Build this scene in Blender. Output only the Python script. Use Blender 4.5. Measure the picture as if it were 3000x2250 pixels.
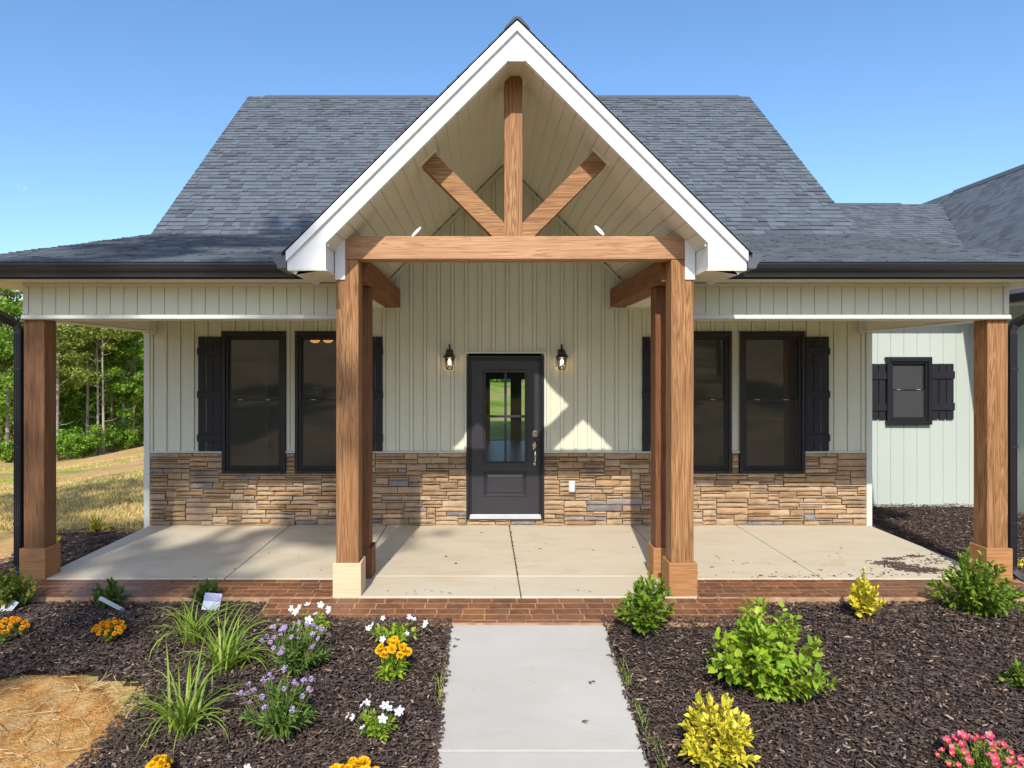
import bpy, math, random
import numpy as np
from mathutils import Vector, Matrix
random.seed(7); np.random.seed(7)
for o in list(bpy.data.objects): bpy.data.objects.remove(o)
scene = bpy.context.scene
COL = scene.collection

# ------------------------------------------------------------------ camera, sky, sun, exposure
F = 2080.0; CU, CV = 1415.0, 1078.0; HC = 2.11      # focal length and vanishing point in photo pixels, camera height
cam_d = bpy.data.cameras.new('camera'); cam = bpy.data.objects.new('camera', cam_d); COL.objects.link(cam)
cam.location = (0, 0, HC); cam.rotation_euler = (math.radians(90), 0, 0)
cam_d.sensor_width = 36; cam_d.lens = 36 * F / 3000
cam_d.shift_x = (1500 - CU) / 3000; cam_d.shift_y = -(1125 - CV) / 3000
cam_d.clip_start = 0.05; cam_d.clip_end = 9000
scene.camera = cam
SUN = Vector((0.111, 1.0, -0.84)).normalized()
world = bpy.data.worlds.new('World'); scene.world = world; world.use_nodes = True
wn = world.node_tree.nodes; wl = world.node_tree.links
sky = wn.new('ShaderNodeTexSky'); sky.sky_type = 'NISHITA'; sky.sun_disc = False
sky.sun_elevation = math.radians(39.9); sky.sun_rotation = math.radians(186.3)
sky.altitude = 300; sky.air_density = 1.0; sky.dust_density = 1.7; sky.ozone_density = 4.0
bg = wn['Background']; bg.inputs['Strength'].default_value = 0.14
hs = wn.new('ShaderNodeHueSaturation'); hs.inputs['Saturation'].default_value = 1.1; hs.inputs['Hue'].default_value = 0.499
wl.new(sky.outputs[0], hs.inputs['Color']); wl.new(hs.outputs[0], bg.inputs['Color'])
sd = bpy.data.lights.new('sun', 'SUN'); sun = bpy.data.objects.new('sun', sd); COL.objects.link(sun)
sd.energy = 3.0; sd.angle = math.radians(0.55); sd.color = (1.0, 0.94, 0.83)
sun.rotation_euler = SUN.to_track_quat('-Z', 'Y').to_euler(); sun.location = (-4, -30, 30)
vs = scene.view_settings; vs.view_transform = 'Standard'; vs.look = 'None'; vs.gamma = 1; vs.exposure = 0.72
scene.render.resolution_x = 1024; scene.render.resolution_y = 768
try:
    scene.cycles.max_bounces = 10; scene.cycles.diffuse_bounces = 5; scene.cycles.transparent_max_bounces = 12
except Exception: pass

# ------------------------------------------------------------------ helpers
def P(u, v, D): return Vector(((u - CU) * D / F, D, HC - (v - CV) * D / F))
C0 = 0.297                                             # centre line of the gable

class MB:
    def __init__(s): s.v = []; s.f = []
    def add(s, v, f):
        n = len(s.v); s.v += [tuple(p) for p in v]; s.f += [tuple(i + n for i in q) for q in f]; return s
    def box(s, x0, x1, y0, y1, z0, z1):
        return s.add([(x0,y0,z0),(x1,y0,z0),(x1,y1,z0),(x0,y1,z0),(x0,y0,z1),(x1,y0,z1),(x1,y1,z1),(x0,y1,z1)],
                     [(0,3,2,1),(4,5,6,7),(0,1,5,4),(1,2,6,5),(2,3,7,6),(3,0,4,7)])
    def chbox(s, x0, x1, y0, y1, z0, z1, c=0.006):
        vs_ = []; idx = {}
        X = (x0, x1); Y = (y0, y1); Z = (z0, z1); S = (1, -1)
        for a in (0,1):
            for b in (0,1):
                for d in (0,1):
                    for k in range(3):
                        p = [X[a] + S[a]*c, Y[b] + S[b]*c, Z[d] + S[d]*c]
                        p[k] = (X[a], Y[b], Z[d])[k]
                        idx[(a,b,d,k)] = len(vs_); vs_.append(tuple(p))
        fs = []
        for k in range(3):
            for e in (0,1):
                def key(p, q):
                    t = [0,0,0]; t[k] = e; o = [i for i in range(3) if i != k]; t[o[0]] = p; t[o[1]] = q
                    return idx[(t[0],t[1],t[2],k)]
                q = [key(0,0), key(1,0), key(1,1), key(0,1)]
                if (e == 1) != (k == 1): pass
                else: q.reverse()
                fs.append(tuple(q))
        for k in range(3):                               # edge chamfers along axis k
            o = [i for i in range(3) if i != k]
            for p in (0,1):
                for q in (0,1):
                    def kk(e, face):
                        t = [0,0,0]; t[k] = e; t[o[0]] = p; t[o[1]] = q; return idx[(t[0],t[1],t[2],face)]
                    fs.append((kk(0,o[0]), kk(0,o[1]), kk(1,o[1]), kk(1,o[0])))
        for a in (0,1):
            for b in (0,1):
                for d in (0,1): fs.append((idx[(a,b,d,0)], idx[(a,b,d,1)], idx[(a,b,d,2)]))
        return s.add(vs_, fs)
    def prism(s, poly, axis, a, b):
        """poly of 2-D points extruded along axis ('x': (y,z), 'y': (x,z), 'z': (x,y))"""
        def mk(p, t):
            return {'x': (t, p[0], p[1]), 'y': (p[0], t, p[1]), 'z': (p[0], p[1], t)}[axis]
        n = len(poly); v = [mk(p, a) for p in poly] + [mk(p, b) for p in poly]
        f = [tuple(range(n)), tuple(range(2*n-1, n-1, -1))] + [(i, i+n, (i+1) % n + n, (i+1) % n) for i in range(n)]
        return s.add(v, f)
    def tube(s, pts, radii, n=8, rect=None):
        pts = [Vector(p) for p in pts]
        if not hasattr(radii, '__len__'): radii = [radii] * len(pts)
        rings = []; up0 = Vector((0.02, 0.01, 1))
        for i, p in enumerate(pts):
            t = (pts[min(i+1, len(pts)-1)] - pts[max(i-1, 0)]).normalized()
            ref = Vector((0, 1, 0.01)) if abs(t.z) > 0.8 or rect else up0
            a = t.cross(ref).normalized(); b = t.cross(a).normalized()
            r = radii[i]; ring = []
            if rect:
                for (q, w) in ((-1,-1),(1,-1),(1,1),(-1,1)): ring.append(p + a*q*rect[0]/2 + b*w*rect[1]/2)
            else:
                for k in range(n):
                    th = 2*math.pi*k/n; ring.append(p + a*math.cos(th)*r + b*math.sin(th)*r)
            rings.append(ring)
        n = len(rings[0]); v = [q for r in rings for q in r]; f = []
        for i in range(len(rings)-1):
            for k in range(n): f.append((i*n+k, i*n+(k+1) % n, (i+1)*n+(k+1) % n, (i+1)*n+k))
        f.append(tuple(range(n-1, -1, -1))); f.append(tuple(range((len(rings)-1)*n, len(rings)*n)))
        return s.add(v, f)
    def lathe(s, prof, cx, cy, cz, n=14, axis='z'):
        v = []; f = []
        for (r, h) in prof:
            for k in range(n):
                th = 2*math.pi*k/n; a, b = r*math.cos(th), r*math.sin(th)
                v.append((cx+a, cy+b, cz+h) if axis == 'z' else (cx+a, cy+h, cz+b))
        for i in range(len(prof)-1):
            for k in range(n): f.append((i*n+k, i*n+(k+1) % n, (i+1)*n+(k+1) % n, (i+1)*n+k))
        f.append(tuple(range(n))); f.append(tuple(range((len(prof)-1)*n, len(prof)*n)))
        return s.add(v, f)
    def mesh(s, name):
        me = bpy.data.meshes.new(name); me.from_pydata(s.v, [], s.f); me.validate(); me.update()
        import bmesh
        bm = bmesh.new(); bm.from_mesh(me); bmesh.ops.recalc_face_normals(bm, faces=bm.faces); bm.to_mesh(me); bm.free()
        return me
    def build(s, name, m, parent=None, smooth=False):
        return obj(name, s.mesh(name), m, parent, smooth)

def obj(name, me, m, parent=None, smooth=False, loc=None):
    if m is not None and not me.materials:
        for q in (m if isinstance(m, (list, tuple)) else [m]): me.materials.append(q)
    if smooth: me.polygons.foreach_set('use_smooth', [True]*len(me.polygons))
    o = bpy.data.objects.new(name, me); COL.objects.link(o)
    if parent: o.parent = parent
    if loc is not None: o.location = loc
    return o
def npmesh(name, V, Fq):
    """V (n,3) floats, Fq list of arrays of faces (m,k)"""
    me = bpy.data.meshes.new(name); V = np.asarray(V, np.float32)
    me.vertices.add(len(V)); me.vertices.foreach_set('co', V.ravel())
    fl = [np.asarray(a, np.int32) for a in Fq if len(a)]
    loops = np.concatenate([a.ravel() for a in fl]); tot = np.concatenate([np.full(len(a), a.shape[1], np.int32) for a in fl])
    st = np.concatenate([[0], np.cumsum(tot)[:-1]]).astype(np.int32)
    me.loops.add(len(loops)); me.loops.foreach_set('vertex_index', loops)
    me.polygons.add(len(tot)); me.polygons.foreach_set('loop_start', st)
    try: me.polygons.foreach_set('loop_total', tot)
    except Exception: pass
    me.update(calc_edges=True); me.validate(); return me
def empty(name, loc=(0,0,0)):
    o = bpy.data.objects.new(name, None); o.empty_display_size = 0.1; o.location = loc; COL.objects.link(o); return o
def tag(o, label=None, cat=None, group=None, kind=None):
    if label: o['label'] = label
    if cat: o['category'] = cat
    if group: o['group'] = group
    if kind: o['kind'] = kind
    return o

# ------------------------------------------------------------------ materials
def ramp(nt, fac, stops):
    r = nt.nodes.new('ShaderNodeValToRGB'); e = r.color_ramp.elements
    while len(e) < len(stops): e.new(0.5)
    for k, (p, c) in enumerate(stops): e[k].position = p; e[k].color = (*c, 1)
    nt.links.new(fac, r.inputs[0]); return r.outputs[0]
def newmat(name, rough=0.6, spec=0.4, metal=0.0):
    m = bpy.data.materials.new(name); m.use_nodes = True; nt = m.node_tree; b = nt.nodes['Principled BSDF']
    b.inputs['Roughness'].default_value = rough; b.inputs['Metallic'].default_value = metal
    b.inputs['Specular IOR Level'].default_value = spec
    return m, nt, b
def coords(nt, kind, scale):
    if kind == 'World':
        g = nt.nodes.new('ShaderNodeNewGeometry').outputs['Position']
    else:
        g = nt.nodes.new('ShaderNodeTexCoord').outputs[kind]
    mp = nt.nodes.new('ShaderNodeMapping'); mp.inputs['Scale'].default_value = scale; nt.links.new(g, mp.inputs[0]); return mp
def noise(nt, vec, scale=1, detail=4, rough=0.6, dist=0.0):
    n = nt.nodes.new('ShaderNodeTexNoise'); n.inputs['Scale'].default_value = scale; n.inputs['Detail'].default_value = detail
    n.inputs['Roughness'].default_value = rough; n.inputs['Distortion'].default_value = dist
    nt.links.new(vec, n.inputs['Vector']); return n.outputs['Fac']
def bump(nt, b, h, strength, dist=0.01):
    bp = nt.nodes.new('ShaderNodeBump'); bp.inputs['Strength'].default_value = strength; bp.inputs['Distance'].default_value = dist
    nt.links.new(h, bp.inputs['Height'])
    nt.links.new(bp.outputs[0], b.inputs['Normal']); return bp
def mixc(nt, fac, a, b, mode='MIX'):
    n = nt.nodes.new('ShaderNodeMix'); n.data_type = 'RGBA'; n.blend_type = mode
    if isinstance(fac, (int, float)): n.inputs[0].default_value = fac
    else: nt.links.new(fac, n.inputs[0])
    for k, q in ((6, a), (7, b)):
        if isinstance(q, tuple): n.inputs[k].default_value = (*q, 1)
        else: nt.links.new(q, n.inputs[k])
    return n.outputs[2]
def mth(nt, op, a, b=None):
    n = nt.nodes.new('ShaderNodeMath'); n.operation = op
    for k, q in ((0, a), (1, b)):
        if q is None: continue
        if isinstance(q, (int, float)): n.inputs[k].default_value = q
        else: nt.links.new(q, n.inputs[k])
    return n.outputs[0]
def rnd(nt):
    """random per object and per mesh island"""
    oi = nt.nodes.new('ShaderNodeSeparateColor'); nt.links.new(nt.nodes.new('ShaderNodeObjectInfo').outputs['Color'], oi.inputs[0]); oi = oi.outputs[0]; gi = nt.nodes.new('ShaderNodeNewGeometry').outputs['Random Per Island']
    return mth(nt, 'FRACT', mth(nt, 'ADD', oi, gi))
def flat(name, c, c2=None, rough=0.5, spec=0.4, metal=0.0, sc=3.0, stretch=(1,1,1), bs=0.0, bsc=60.0, kind='World'):
    m, nt, b = newmat(name, rough, spec, metal)
    c2 = c2 or tuple(q*0.86 for q in c)
    mp = coords(nt, kind, stretch)
    n = noise(nt, mp.outputs[0], sc, 5, 0.62)
    col = ramp(nt, n, [(0.3, c2), (0.7, c)]); nt.links.new(col, b.inputs['Base Color'])
    if bs > 0: bump(nt, b, noise(nt, mp.outputs[0], bsc, 3), bs, 0.004)
    return m
def wood(name, ca, cb, cd, axis, rough=0.62):
    m, nt, b = newmat(name, rough, 0.28)
    s = [12, 12, 12]; s[axis] = 0.42
    mp = coords(nt, 'World', tuple(s)); oi = nt.nodes.new('ShaderNodeObjectInfo')
    off = nt.nodes.new('ShaderNodeCombineXYZ')
    r = mth(nt, 'MULTIPLY', oi.outputs['Random'], 40.0)
    for k in range(3): nt.links.new(r, off.inputs[k])
    nt.links.new(off.outputs[0], mp.inputs['Location'])
    g1 = noise(nt, mp.outputs[0], 1.3, 3, 0.55, 0.9)
    s2 = [120, 120, 120]; s2[axis] = 3.0
    mp2 = coords(nt, 'World', tuple(s2)); g2 = noise(nt, mp2.outputs[0], 1.0, 3, 0.6, 0.4)
    wv = mth(nt, 'FRACT', mth(nt, 'MULTIPLY', g1, 9.0))
    wv = mth(nt, 'ABSOLUTE', mth(nt, 'SUBTRACT', wv, 0.5))
    mixv = mth(nt, 'ADD', mth(nt, 'MULTIPLY', wv, 0.75), mth(nt, 'MULTIPLY', g2, 0.62))
    col = ramp(nt, mixv, [(0.23, cd), (0.44, cb), (0.72, ca)])
    big = noise(nt, coords(nt, 'World', (1.6, 1.6, 1.6)).outputs[0], 1.0, 3, 0.6)
    col = mixc(nt, mth(nt, 'MULTIPLY', big, 0.3), col, cb, 'MIX')
    bl_ = ramp(nt, noise(nt, coords(nt, 'World', tuple(3.0 if k != axis else 1.0 for k in range(3))).outputs[0], 1.0, 4, .65), [(0.42,(0,0,0)),(0.66,(.5,.5,.5))])
    col = mixc(nt, bl_, col, tuple(.55*a_+.45*b_ for a_, b_ in zip(cb, cd)))
    vo = nt.nodes.new('ShaderNodeTexVoronoi'); s3 = [5.5, 5.5, 5.5]; s3[axis] = 1.9
    mp3 = coords(nt, 'World', tuple(s3)); nt.links.new(off.outputs[0], mp3.inputs['Location']); nt.links.new(mp3.outputs[0], vo.inputs['Vector'])
    vo.inputs['Scale'].default_value = 1.0
    kn = ramp(nt, vo.outputs['Distance'], [(0.06, (1,1,1)), (0.17, (0,0,0))])
    col = mixc(nt, mth(nt, 'MULTIPLY', kn, 0.6), col, cd)
    nt.links.new(col, b.inputs['Base Color'])
    bump(nt, b, mixv, 0.35, 0.004)
    return m
WA, WB, WD = (0.47, 0.262, 0.112), (0.275, 0.128, 0.052), (0.10, 0.042, 0.018)
M = {}
M['wood_z'] = wood('stained_wood_upright', WA, WB, WD, 2)
M['wood_x'] = wood('stained_wood_across', (0.55,0.33,0.185), (0.425,0.228,0.118), (0.21,0.098,0.048), 0)
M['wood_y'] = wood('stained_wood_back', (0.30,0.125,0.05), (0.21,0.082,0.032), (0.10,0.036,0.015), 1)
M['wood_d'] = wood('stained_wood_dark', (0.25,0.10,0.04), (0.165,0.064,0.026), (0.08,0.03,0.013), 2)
M['wood_base'] = wood('stained_wood_base', (0.47,0.235,0.098), (0.38,0.18,0.07), (0.24,0.105,0.042), 0)
M['wood_raw'] = wood('raw_pale_wood', (0.72,0.55,0.37), (0.69,0.51,0.33), (0.54,0.37,0.22), 0)
M['siding'] = flat('sage_siding', (0.615,0.622,0.508), (0.59,0.597,0.485), 0.48, 0.35, sc=1.2, bs=0.08, bsc=140, stretch=(1,1,0.25))  # base yellowed: warm bounce light of the shaded porch is put into the colour
M['trim'] = flat('sage_trim', (0.625,0.64,0.575), (0.60,0.615,0.55), 0.45, 0.35, sc=2)
M['wing'] = flat('wing_siding', (0.475,0.53,0.495), (0.45,0.505,0.47), 0.5, 0.35, sc=1.0, bs=0.05, bsc=140)  # cooler version for the sunlit wing, no bounce warmth put into it
M['soffit'] = flat('cream_soffit', (0.745,0.715,0.585), (0.715,0.685,0.56), 0.42, 0.4, sc=1.5)
M['white'] = flat('white_fascia', (0.80,0.80,0.79), (0.77,0.77,0.765), 0.34, 0.5, sc=1.5, bs=0.05, bsc=6)
M['black'] = flat('black_aluminium', (0.020,0.021,0.026), (0.015,0.016,0.019), 0.34, 0.5, sc=4)
M['black_wood'] = flat('black_painted_wood', (0.020,0.020,0.027), (0.013,0.013,0.018), 0.55, 0.3, sc=5, bs=0.2, bsc=40, stretch=(1,1,.1))
M['black_vinyl'] = flat('black_vinyl', (0.016,0.016,0.020), (0.012,0.012,0.015), 0.4, 0.4, sc=5)
M['door'] = flat('charcoal_door', (0.034,0.034,0.042), (0.027,0.027,0.033), 0.36, 0.45, sc=3, bs=0.04, bsc=90)
M['dark'] = flat('dark_joint', (0.10,0.08,0.06), (0.06,0.05,0.04), 0.9, 0.1)
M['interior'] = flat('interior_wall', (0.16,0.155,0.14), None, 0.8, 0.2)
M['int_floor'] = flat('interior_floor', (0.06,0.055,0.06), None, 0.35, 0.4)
M['nickel'] = flat('brushed_nickel', (0.62,0.57,0.50), None, 0.22, 0.5, 1.0)
M['bronze'] = flat('dark_bronze', (0.02,0.017,0.014), None, 0.45, 0.5)
M['alu'] = flat('pale_threshold', (0.58,0.59,0.62), None, 0.35, 0.5, 0.2)
M['plastic'] = flat('white_plastic', (0.72,0.72,0.70), None, 0.4, 0.4)
M['tagm'] = flat('plant_tag', (0.55,0.58,0.62), (0.48,0.51,0.56), 0.4, 0.4)

def stone_mat():
    m, nt, b = newmat('ledge_stone', 0.85, 0.2); r = rnd(nt)
    col = ramp(nt, r, [(0.0, (0.42,0.29,0.18)), (0.16, (0.30,0.185,0.10)), (0.32, (0.52,0.39,0.265)), (0.48, (0.40,0.235,0.115)), (0.62, (0.47,0.36,0.26)),
                       (0.74, (0.26,0.17,0.10)), (0.90, (0.44,0.34,0.24)), (0.925, (0.15,0.155,0.175)), (0.965, (0.25,0.245,0.26)), (0.985, (0.48,0.36,0.24))])
    mp = coords(nt, 'World', (1,1,1)); n1 = noise(nt, mp.outputs[0], 9, 5, 0.65); n2 = noise(nt, mp.outputs[0], 70, 4, 0.7)
    col = mixc(nt, ramp(nt, n1, [(0.45, (0,0,0)), (0.75, (0.6,0.6,0.6))]), col, (0.52,0.36,0.20))
    dk = ramp(nt, noise(nt, mp.outputs[0], 5, 4, .6), [(0.3, (0.62,0.60,0.62)), (0.6, (1.08,1.06,1.02))])
    col = mixc(nt, 0.8, col, dk, 'MULTIPLY')
    col = mixc(nt, mth(nt,'MULTIPLY', n2, 0.3), col, (0.22,0.15,0.09))
    nt.links.new(col, b.inputs['Base Color']); bump(nt, b, mth(nt,'ADD', n1, mth(nt,'MULTIPLY', n2, .5)), 0.55, 0.012); return m
M['stone'] = stone_mat()
def shingle_mat(name, a, bb, c, d):
    m, nt, b = newmat(name, 0.92, 0.18); r = rnd(nt)
    col = ramp(nt, r, [(0.0, a), (0.3, bb), (0.55, c), (0.8, d), (1.0, a)])
    mp = coords(nt, 'World', (1,1,1)); n = noise(nt, mp.outputs[0], 140, 3, 0.8); n2 = noise(nt, mp.outputs[0], 7, 3, .6)
    col = mixc(nt, mth(nt,'MULTIPLY', n, 0.55), col, (0.05,0.052,0.06))
    col = mixc(nt, mth(nt,'MULTIPLY', n2, 0.12), col, (0.16,0.175,0.19))
    nt.links.new(col, b.inputs['Base Color']); bump(nt, b, n, 0.5, 0.004); return m
M['shingle'] = shingle_mat('asphalt_shingle', (0.150,0.178,0.208), (0.122,0.146,0.172), (0.088,0.100,0.122), (0.138,0.162,0.19))
def concrete(name, a, bb, stain, sa):
    m, nt, b = newmat(name, 0.82, 0.25); mp = coords(nt, 'World', (1,1,1))
    n1 = noise(nt, mp.outputs[0], 1.1, 5, 0.6); n2 = noise(nt, mp.outputs[0], 60, 4, 0.7)
    col = ramp(nt, n1, [(0.3, bb), (0.68, a)])
    st = ramp(nt, noise(nt, coords(nt,'World',(0.7,1.7,1)).outputs[0], 1.7, 6, 0.68, 0.6), [(0.5, (0,0,0)), (0.78, (sa,sa,sa))])
    col = mixc(nt, st, col, stain)
    br = noise(nt, coords(nt,'World',(4,90,1)).outputs[0], 1.0, 3, .6)
    col = mixc(nt, mth(nt,'MULTIPLY', br, 0.24), col, tuple(q*.6 for q in a))
    col = mixc(nt, mth(nt,'MULTIPLY', n2, 0.2), col, tuple(q*.7 for q in a))
    sp = ramp(nt, noise(nt, mp.outputs[0], 24, 2, .5), [(0.73,(0,0,0)),(0.76,(.5,.5,.5))])
    col = mixc(nt, sp, col, tuple(q*.62 for q in bb))
    nt.links.new(col, b.inputs['Base Color']); bump(nt, b, mth(nt,'ADD',n2, br), 0.16, 0.004); return m
M['porch'] = concrete('porch_concrete', (0.63,0.56,0.43), (0.575,0.50,0.375), (0.50,0.36,0.21), 0.75)
M['walk'] = concrete('walk_concrete', (0.485,0.468,0.43), (0.43,0.415,0.38), (0.40,0.33,0.25), 0.6)
def brick_mat():
    m, nt, b = newmat('stamped_brick', 0.42, 0.4); r = rnd(nt)
    col = ramp(nt, r, [(0.0,(0.12,0.05,0.025)), (0.35,(0.20,0.08,0.034)), (0.7,(0.09,0.04,0.024)), (1.0,(0.25,0.105,0.045))])
    mp = coords(nt,'World',(1,1,1)); n1 = noise(nt, mp.outputs[0], 14, 5, .7); n2 = noise(nt, mp.outputs[0], 60, 3, .7)
    col = mixc(nt, ramp(nt, n1, [(0.4,(0,0,0)),(0.75,(0.75,0.75,0.75))]), col, (0.30,0.145,0.066))
    dirt = ramp(nt, noise(nt, mp.outputs[0], 3.2, 5, .7), [(0.52,(0,0,0)),(0.7,(.6,.6,.6))])
    col = mixc(nt, dirt, col, (0.12,0.078,0.055))
    nt.links.new(col, b.inputs['Base Color']); nt.links.new(ramp(nt, n1, [(0.3,(0.3,)*3),(0.7,(0.62,)*3)]), b.inputs['Roughness'])
    bump(nt, b, mth(nt,'ADD', n1, n2), 0.4, 0.006); return m
M['brick'] = brick_mat()
M['joint'] = flat('stamped_joint', (0.50,0.31,0.18), (0.24,0.12,0.06), 0.7, 0.3, sc=9)
def chip_mat():
    m, nt, b = newmat('bark_mulch_chip', 0.85, 0.2); r = rnd(nt)
    col = ramp(nt, r, [(0.0,(0.042,0.032,0.028)), (0.35,(0.075,0.054,0.046)), (0.6,(0.118,0.080,0.065)), (0.80,(0.065,0.048,0.042)), (0.91,(0.18,0.12,0.09)), (0.965,(0.28,0.19,0.13)), (1.0,(0.40,0.32,0.24))])
    nt.links.new(col, b.inputs['Base Color']); return m
M['chip'] = chip_mat()
M['mulch'] = flat('mulch_ground', (0.055,0.038,0.030), (0.022,0.016,0.013), 0.95, 0.1, sc=55, bs=1.0, bsc=60)
def ground_mat():
    m, nt, b = newmat('straw_field', 0.95, 0.1); mp = coords(nt,'World',(1,1,1))
    n1 = noise(nt, mp.outputs[0], 0.22, 5, .65, .4); n2 = noise(nt, coords(nt,'World',(2.2,9,3)).outputs[0], 1.5, 5, .72); n3 = noise(nt, mp.outputs[0], 30, 4, .7)
    clay = ramp(nt, n3, [(0.3,(0.42,0.21,0.08)),(0.7,(0.64,0.38,0.16))])
    straw = ramp(nt, n3, [(0.3,(0.46,0.28,0.11)),(0.7,(0.70,0.49,0.23))])
    col = mixc(nt, ramp(nt, n2, [(0.4,(0,0,0)),(0.58,(1,1,1))]), clay, straw)
    col = mixc(nt, ramp(nt, n1, [(0.47,(0,0,0)),(0.62,(.75,.75,.75))]), col, (0.21,0.24,0.05))
    sep = nt.nodes.new('ShaderNodeSeparateXYZ'); nt.links.new(nt.nodes.new('ShaderNodeNewGeometry').outputs['Position'], sep.inputs[0])
    g = ramp(nt, noise(nt, mp.outputs[0], 0.5, 5, .7), [(0.38,(0.14,0.24,0.03)),(0.52,(0.24,0.33,0.06)),(0.64,(0.45,0.32,0.16))])
    back = mth(nt,'MULTIPLY', mth(nt,'GREATER_THAN', sep.outputs[1], 20.0), mth(nt,'GREATER_THAN', sep.outputs[0], -9.0))
    front = mth(nt,'LESS_THAN', sep.outputs[1], 2.0)
    gf = ramp(nt, noise(nt, mp.outputs[0], 0.35, 5, .7), [(0.36,(0.10,0.12,0.03)),(0.5,(0.30,0.22,0.10)),(0.64,(0.42,0.30,0.15))])
    col = mixc(nt, back, mixc(nt, front, col, gf), g)
    nt.links.new(col, b.inputs['Base Color']); bump(nt, b, mth(nt,'ADD',n3,n2), 0.7, 0.03); return m
M['ground'] = ground_mat()
def clay_mat():
    m, nt, b = newmat('orange_clay', 0.95, 0.1); mp = coords(nt,'World',(1,1,1)); n = noise(nt, mp.outputs[0], 6, 6, .7); n3 = noise(nt, mp.outputs[0], 45, 4, .7)
    col = ramp(nt, n, [(0.28,(0.27,0.12,0.04)),(0.42,(0.50,0.235,0.065)),(0.55,(0.60,0.35,0.13)),(0.70,(0.70,0.49,0.24))])
    col = mixc(nt, mth(nt,'MULTIPLY',n3,.4), col, (0.30,0.15,0.05))
    nt.links.new(col, b.inputs['Base Color']); bump(nt, b, mth(nt,'ADD',n,n3), 0.9, 0.03); return m
M['clay'] = clay_mat()
M['straw'] = None
def leafmat(name, cols, trans=0.35, rough=0.45, spec=0.35):
    m = bpy.data.materials.new(name); m.use_nodes = True; nt = m.node_tree; b = nt.nodes['Principled BSDF']; out = nt.nodes['Material Output']
    r = rnd(nt); n = len(cols)
    col = ramp(nt, r, [(k/(n-1), c) for k, c in enumerate(cols)])
    nt.links.new(col, b.inputs['Base Color']); b.inputs['Roughness'].default_value = rough; b.inputs['Specular IOR Level'].default_value = spec
    if trans > 0:
        t = nt.nodes.new('ShaderNodeBsdfTranslucent'); mx = nt.nodes.new('ShaderNodeMixShader'); mx.inputs[0].default_value = trans
        hs = mixc(nt, 0.5, col, (0.30,0.42,0.03), 'MIX'); nt.links.new(hs, t.inputs['Color'])
        nt.links.new(b.outputs[0], mx.inputs[1]); nt.links.new(t.outputs[0], mx.inputs[2]); nt.links.new(mx.outputs[0], out.inputs[0])
    return m
M['straw'] = leafmat('straw_stalk', [(0.62,0.45,0.22),(0.50,0.33,0.14),(0.70,0.55,0.32),(0.36,0.24,0.11)], 0.0, 0.7, 0.2)
M['lf_green'] = leafmat('glossy_green_leaf', [(0.11,0.21,0.022),(0.21,0.34,0.03),(0.07,0.15,0.02),(0.38,0.50,0.05)])
M['lf_lime'] = leafmat('lime_leaf', [(0.24,0.40,0.028),(0.36,0.52,0.035),(0.17,0.32,0.025),(0.46,0.56,0.05)])
M['lf_gold'] = leafmat('golden_leaf', [(0.78,0.64,0.04),(0.64,0.57,0.045),(0.84,0.70,0.08),(0.38,0.44,0.04)], 0.25)
M['lf_dark'] = leafmat('dark_green_leaf', [(0.045,0.095,0.02),(0.08,0.15,0.025),(0.13,0.2,0.03)])
M['lf_sage'] = leafmat('sage_leaf', [(0.10,0.19,0.04),(0.16,0.27,0.055),(0.07,0.14,0.03),(0.2,0.3,0.08)])
M['lf_azalea'] = leafmat('mixed_shrub_leaf', [(0.06,0.13,0.025),(0.12,0.2,0.03),(0.2,0.3,0.04),(0.45,0.24,0.06)])
M['blade'] = leafmat('arching_blade', [(0.22,0.33,0.03),(0.31,0.43,0.05),(0.16,0.27,0.03),(0.42,0.50,0.11)])
M['grass'] = leafmat('grass_blade', [(0.20,0.24,0.04),(0.50,0.36,0.14),(0.58,0.42,0.18),(0.62,0.46,0.2)], 0.15)
M['fl_yellow'] = leafmat('yellow_petal', [(0.80,0.46,0.005),(0.78,0.38,0.004),(0.85,0.56,0.01)], 0.15)
M['fl_orange'] = leafmat('orange_yellow_petal', [(0.78,0.36,0.006),(0.74,0.26,0.005),(0.82,0.46,0.01)], 0.15)
M['fl_white'] = leafmat('white_petal', [(0.80,0.80,0.84),(0.74,0.74,0.80),(0.84,0.84,0.86)], 0.1)
M['fl_violet'] = leafmat('violet_petal', [(0.38,0.26,0.55),(0.48,0.36,0.62),(0.30,0.19,0.47),(0.50,0.37,0.52)], 0.1)
M['fl_pink'] = leafmat('pink_petal', [(0.58,0.03,0.11),(0.64,0.08,0.20),(0.50,0.018,0.06),(0.68,0.2,0.34)], 0.1)
M['stem'] = flat('green_stem', (0.20,0.22,0.06), None, 0.7, 0.2)
M['twig'] = flat('brown_twig', (0.17,0.10,0.05), None, 0.8, 0.2)
M['bark'] = flat('grey_bark', (0.30,0.25,0.20), (0.15,0.12,0.095), 0.9, 0.1, sc=6, stretch=(1,1,.2), bs=0.5, bsc=12)
M['bark_pale'] = flat('pale_bark', (0.46,0.41,0.35), (0.27,0.23,0.19), 0.9, 0.1, sc=5, stretch=(1,1,.2), bs=0.4, bsc=12)
M['tr_pine'] = leafmat('pine_foliage', [(0.14,0.19,0.035),(0.21,0.27,0.05),(0.30,0.34,0.075),(0.16,0.22,0.04)], 0.3, 0.6, 0.2)
M['tr_leaf'] = leafmat('broadleaf_foliage', [(0.12,0.25,0.025),(0.19,0.36,0.035),(0.28,0.46,0.05),(0.08,0.18,0.02)], 0.35, 0.5, 0.3)
M['tr_far'] = leafmat('far_foliage', [(0.13,0.22,0.035),(0.20,0.31,0.05),(0.27,0.37,0.06),(0.09,0.15,0.025)], 0.3, 0.6, 0.2)
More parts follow.
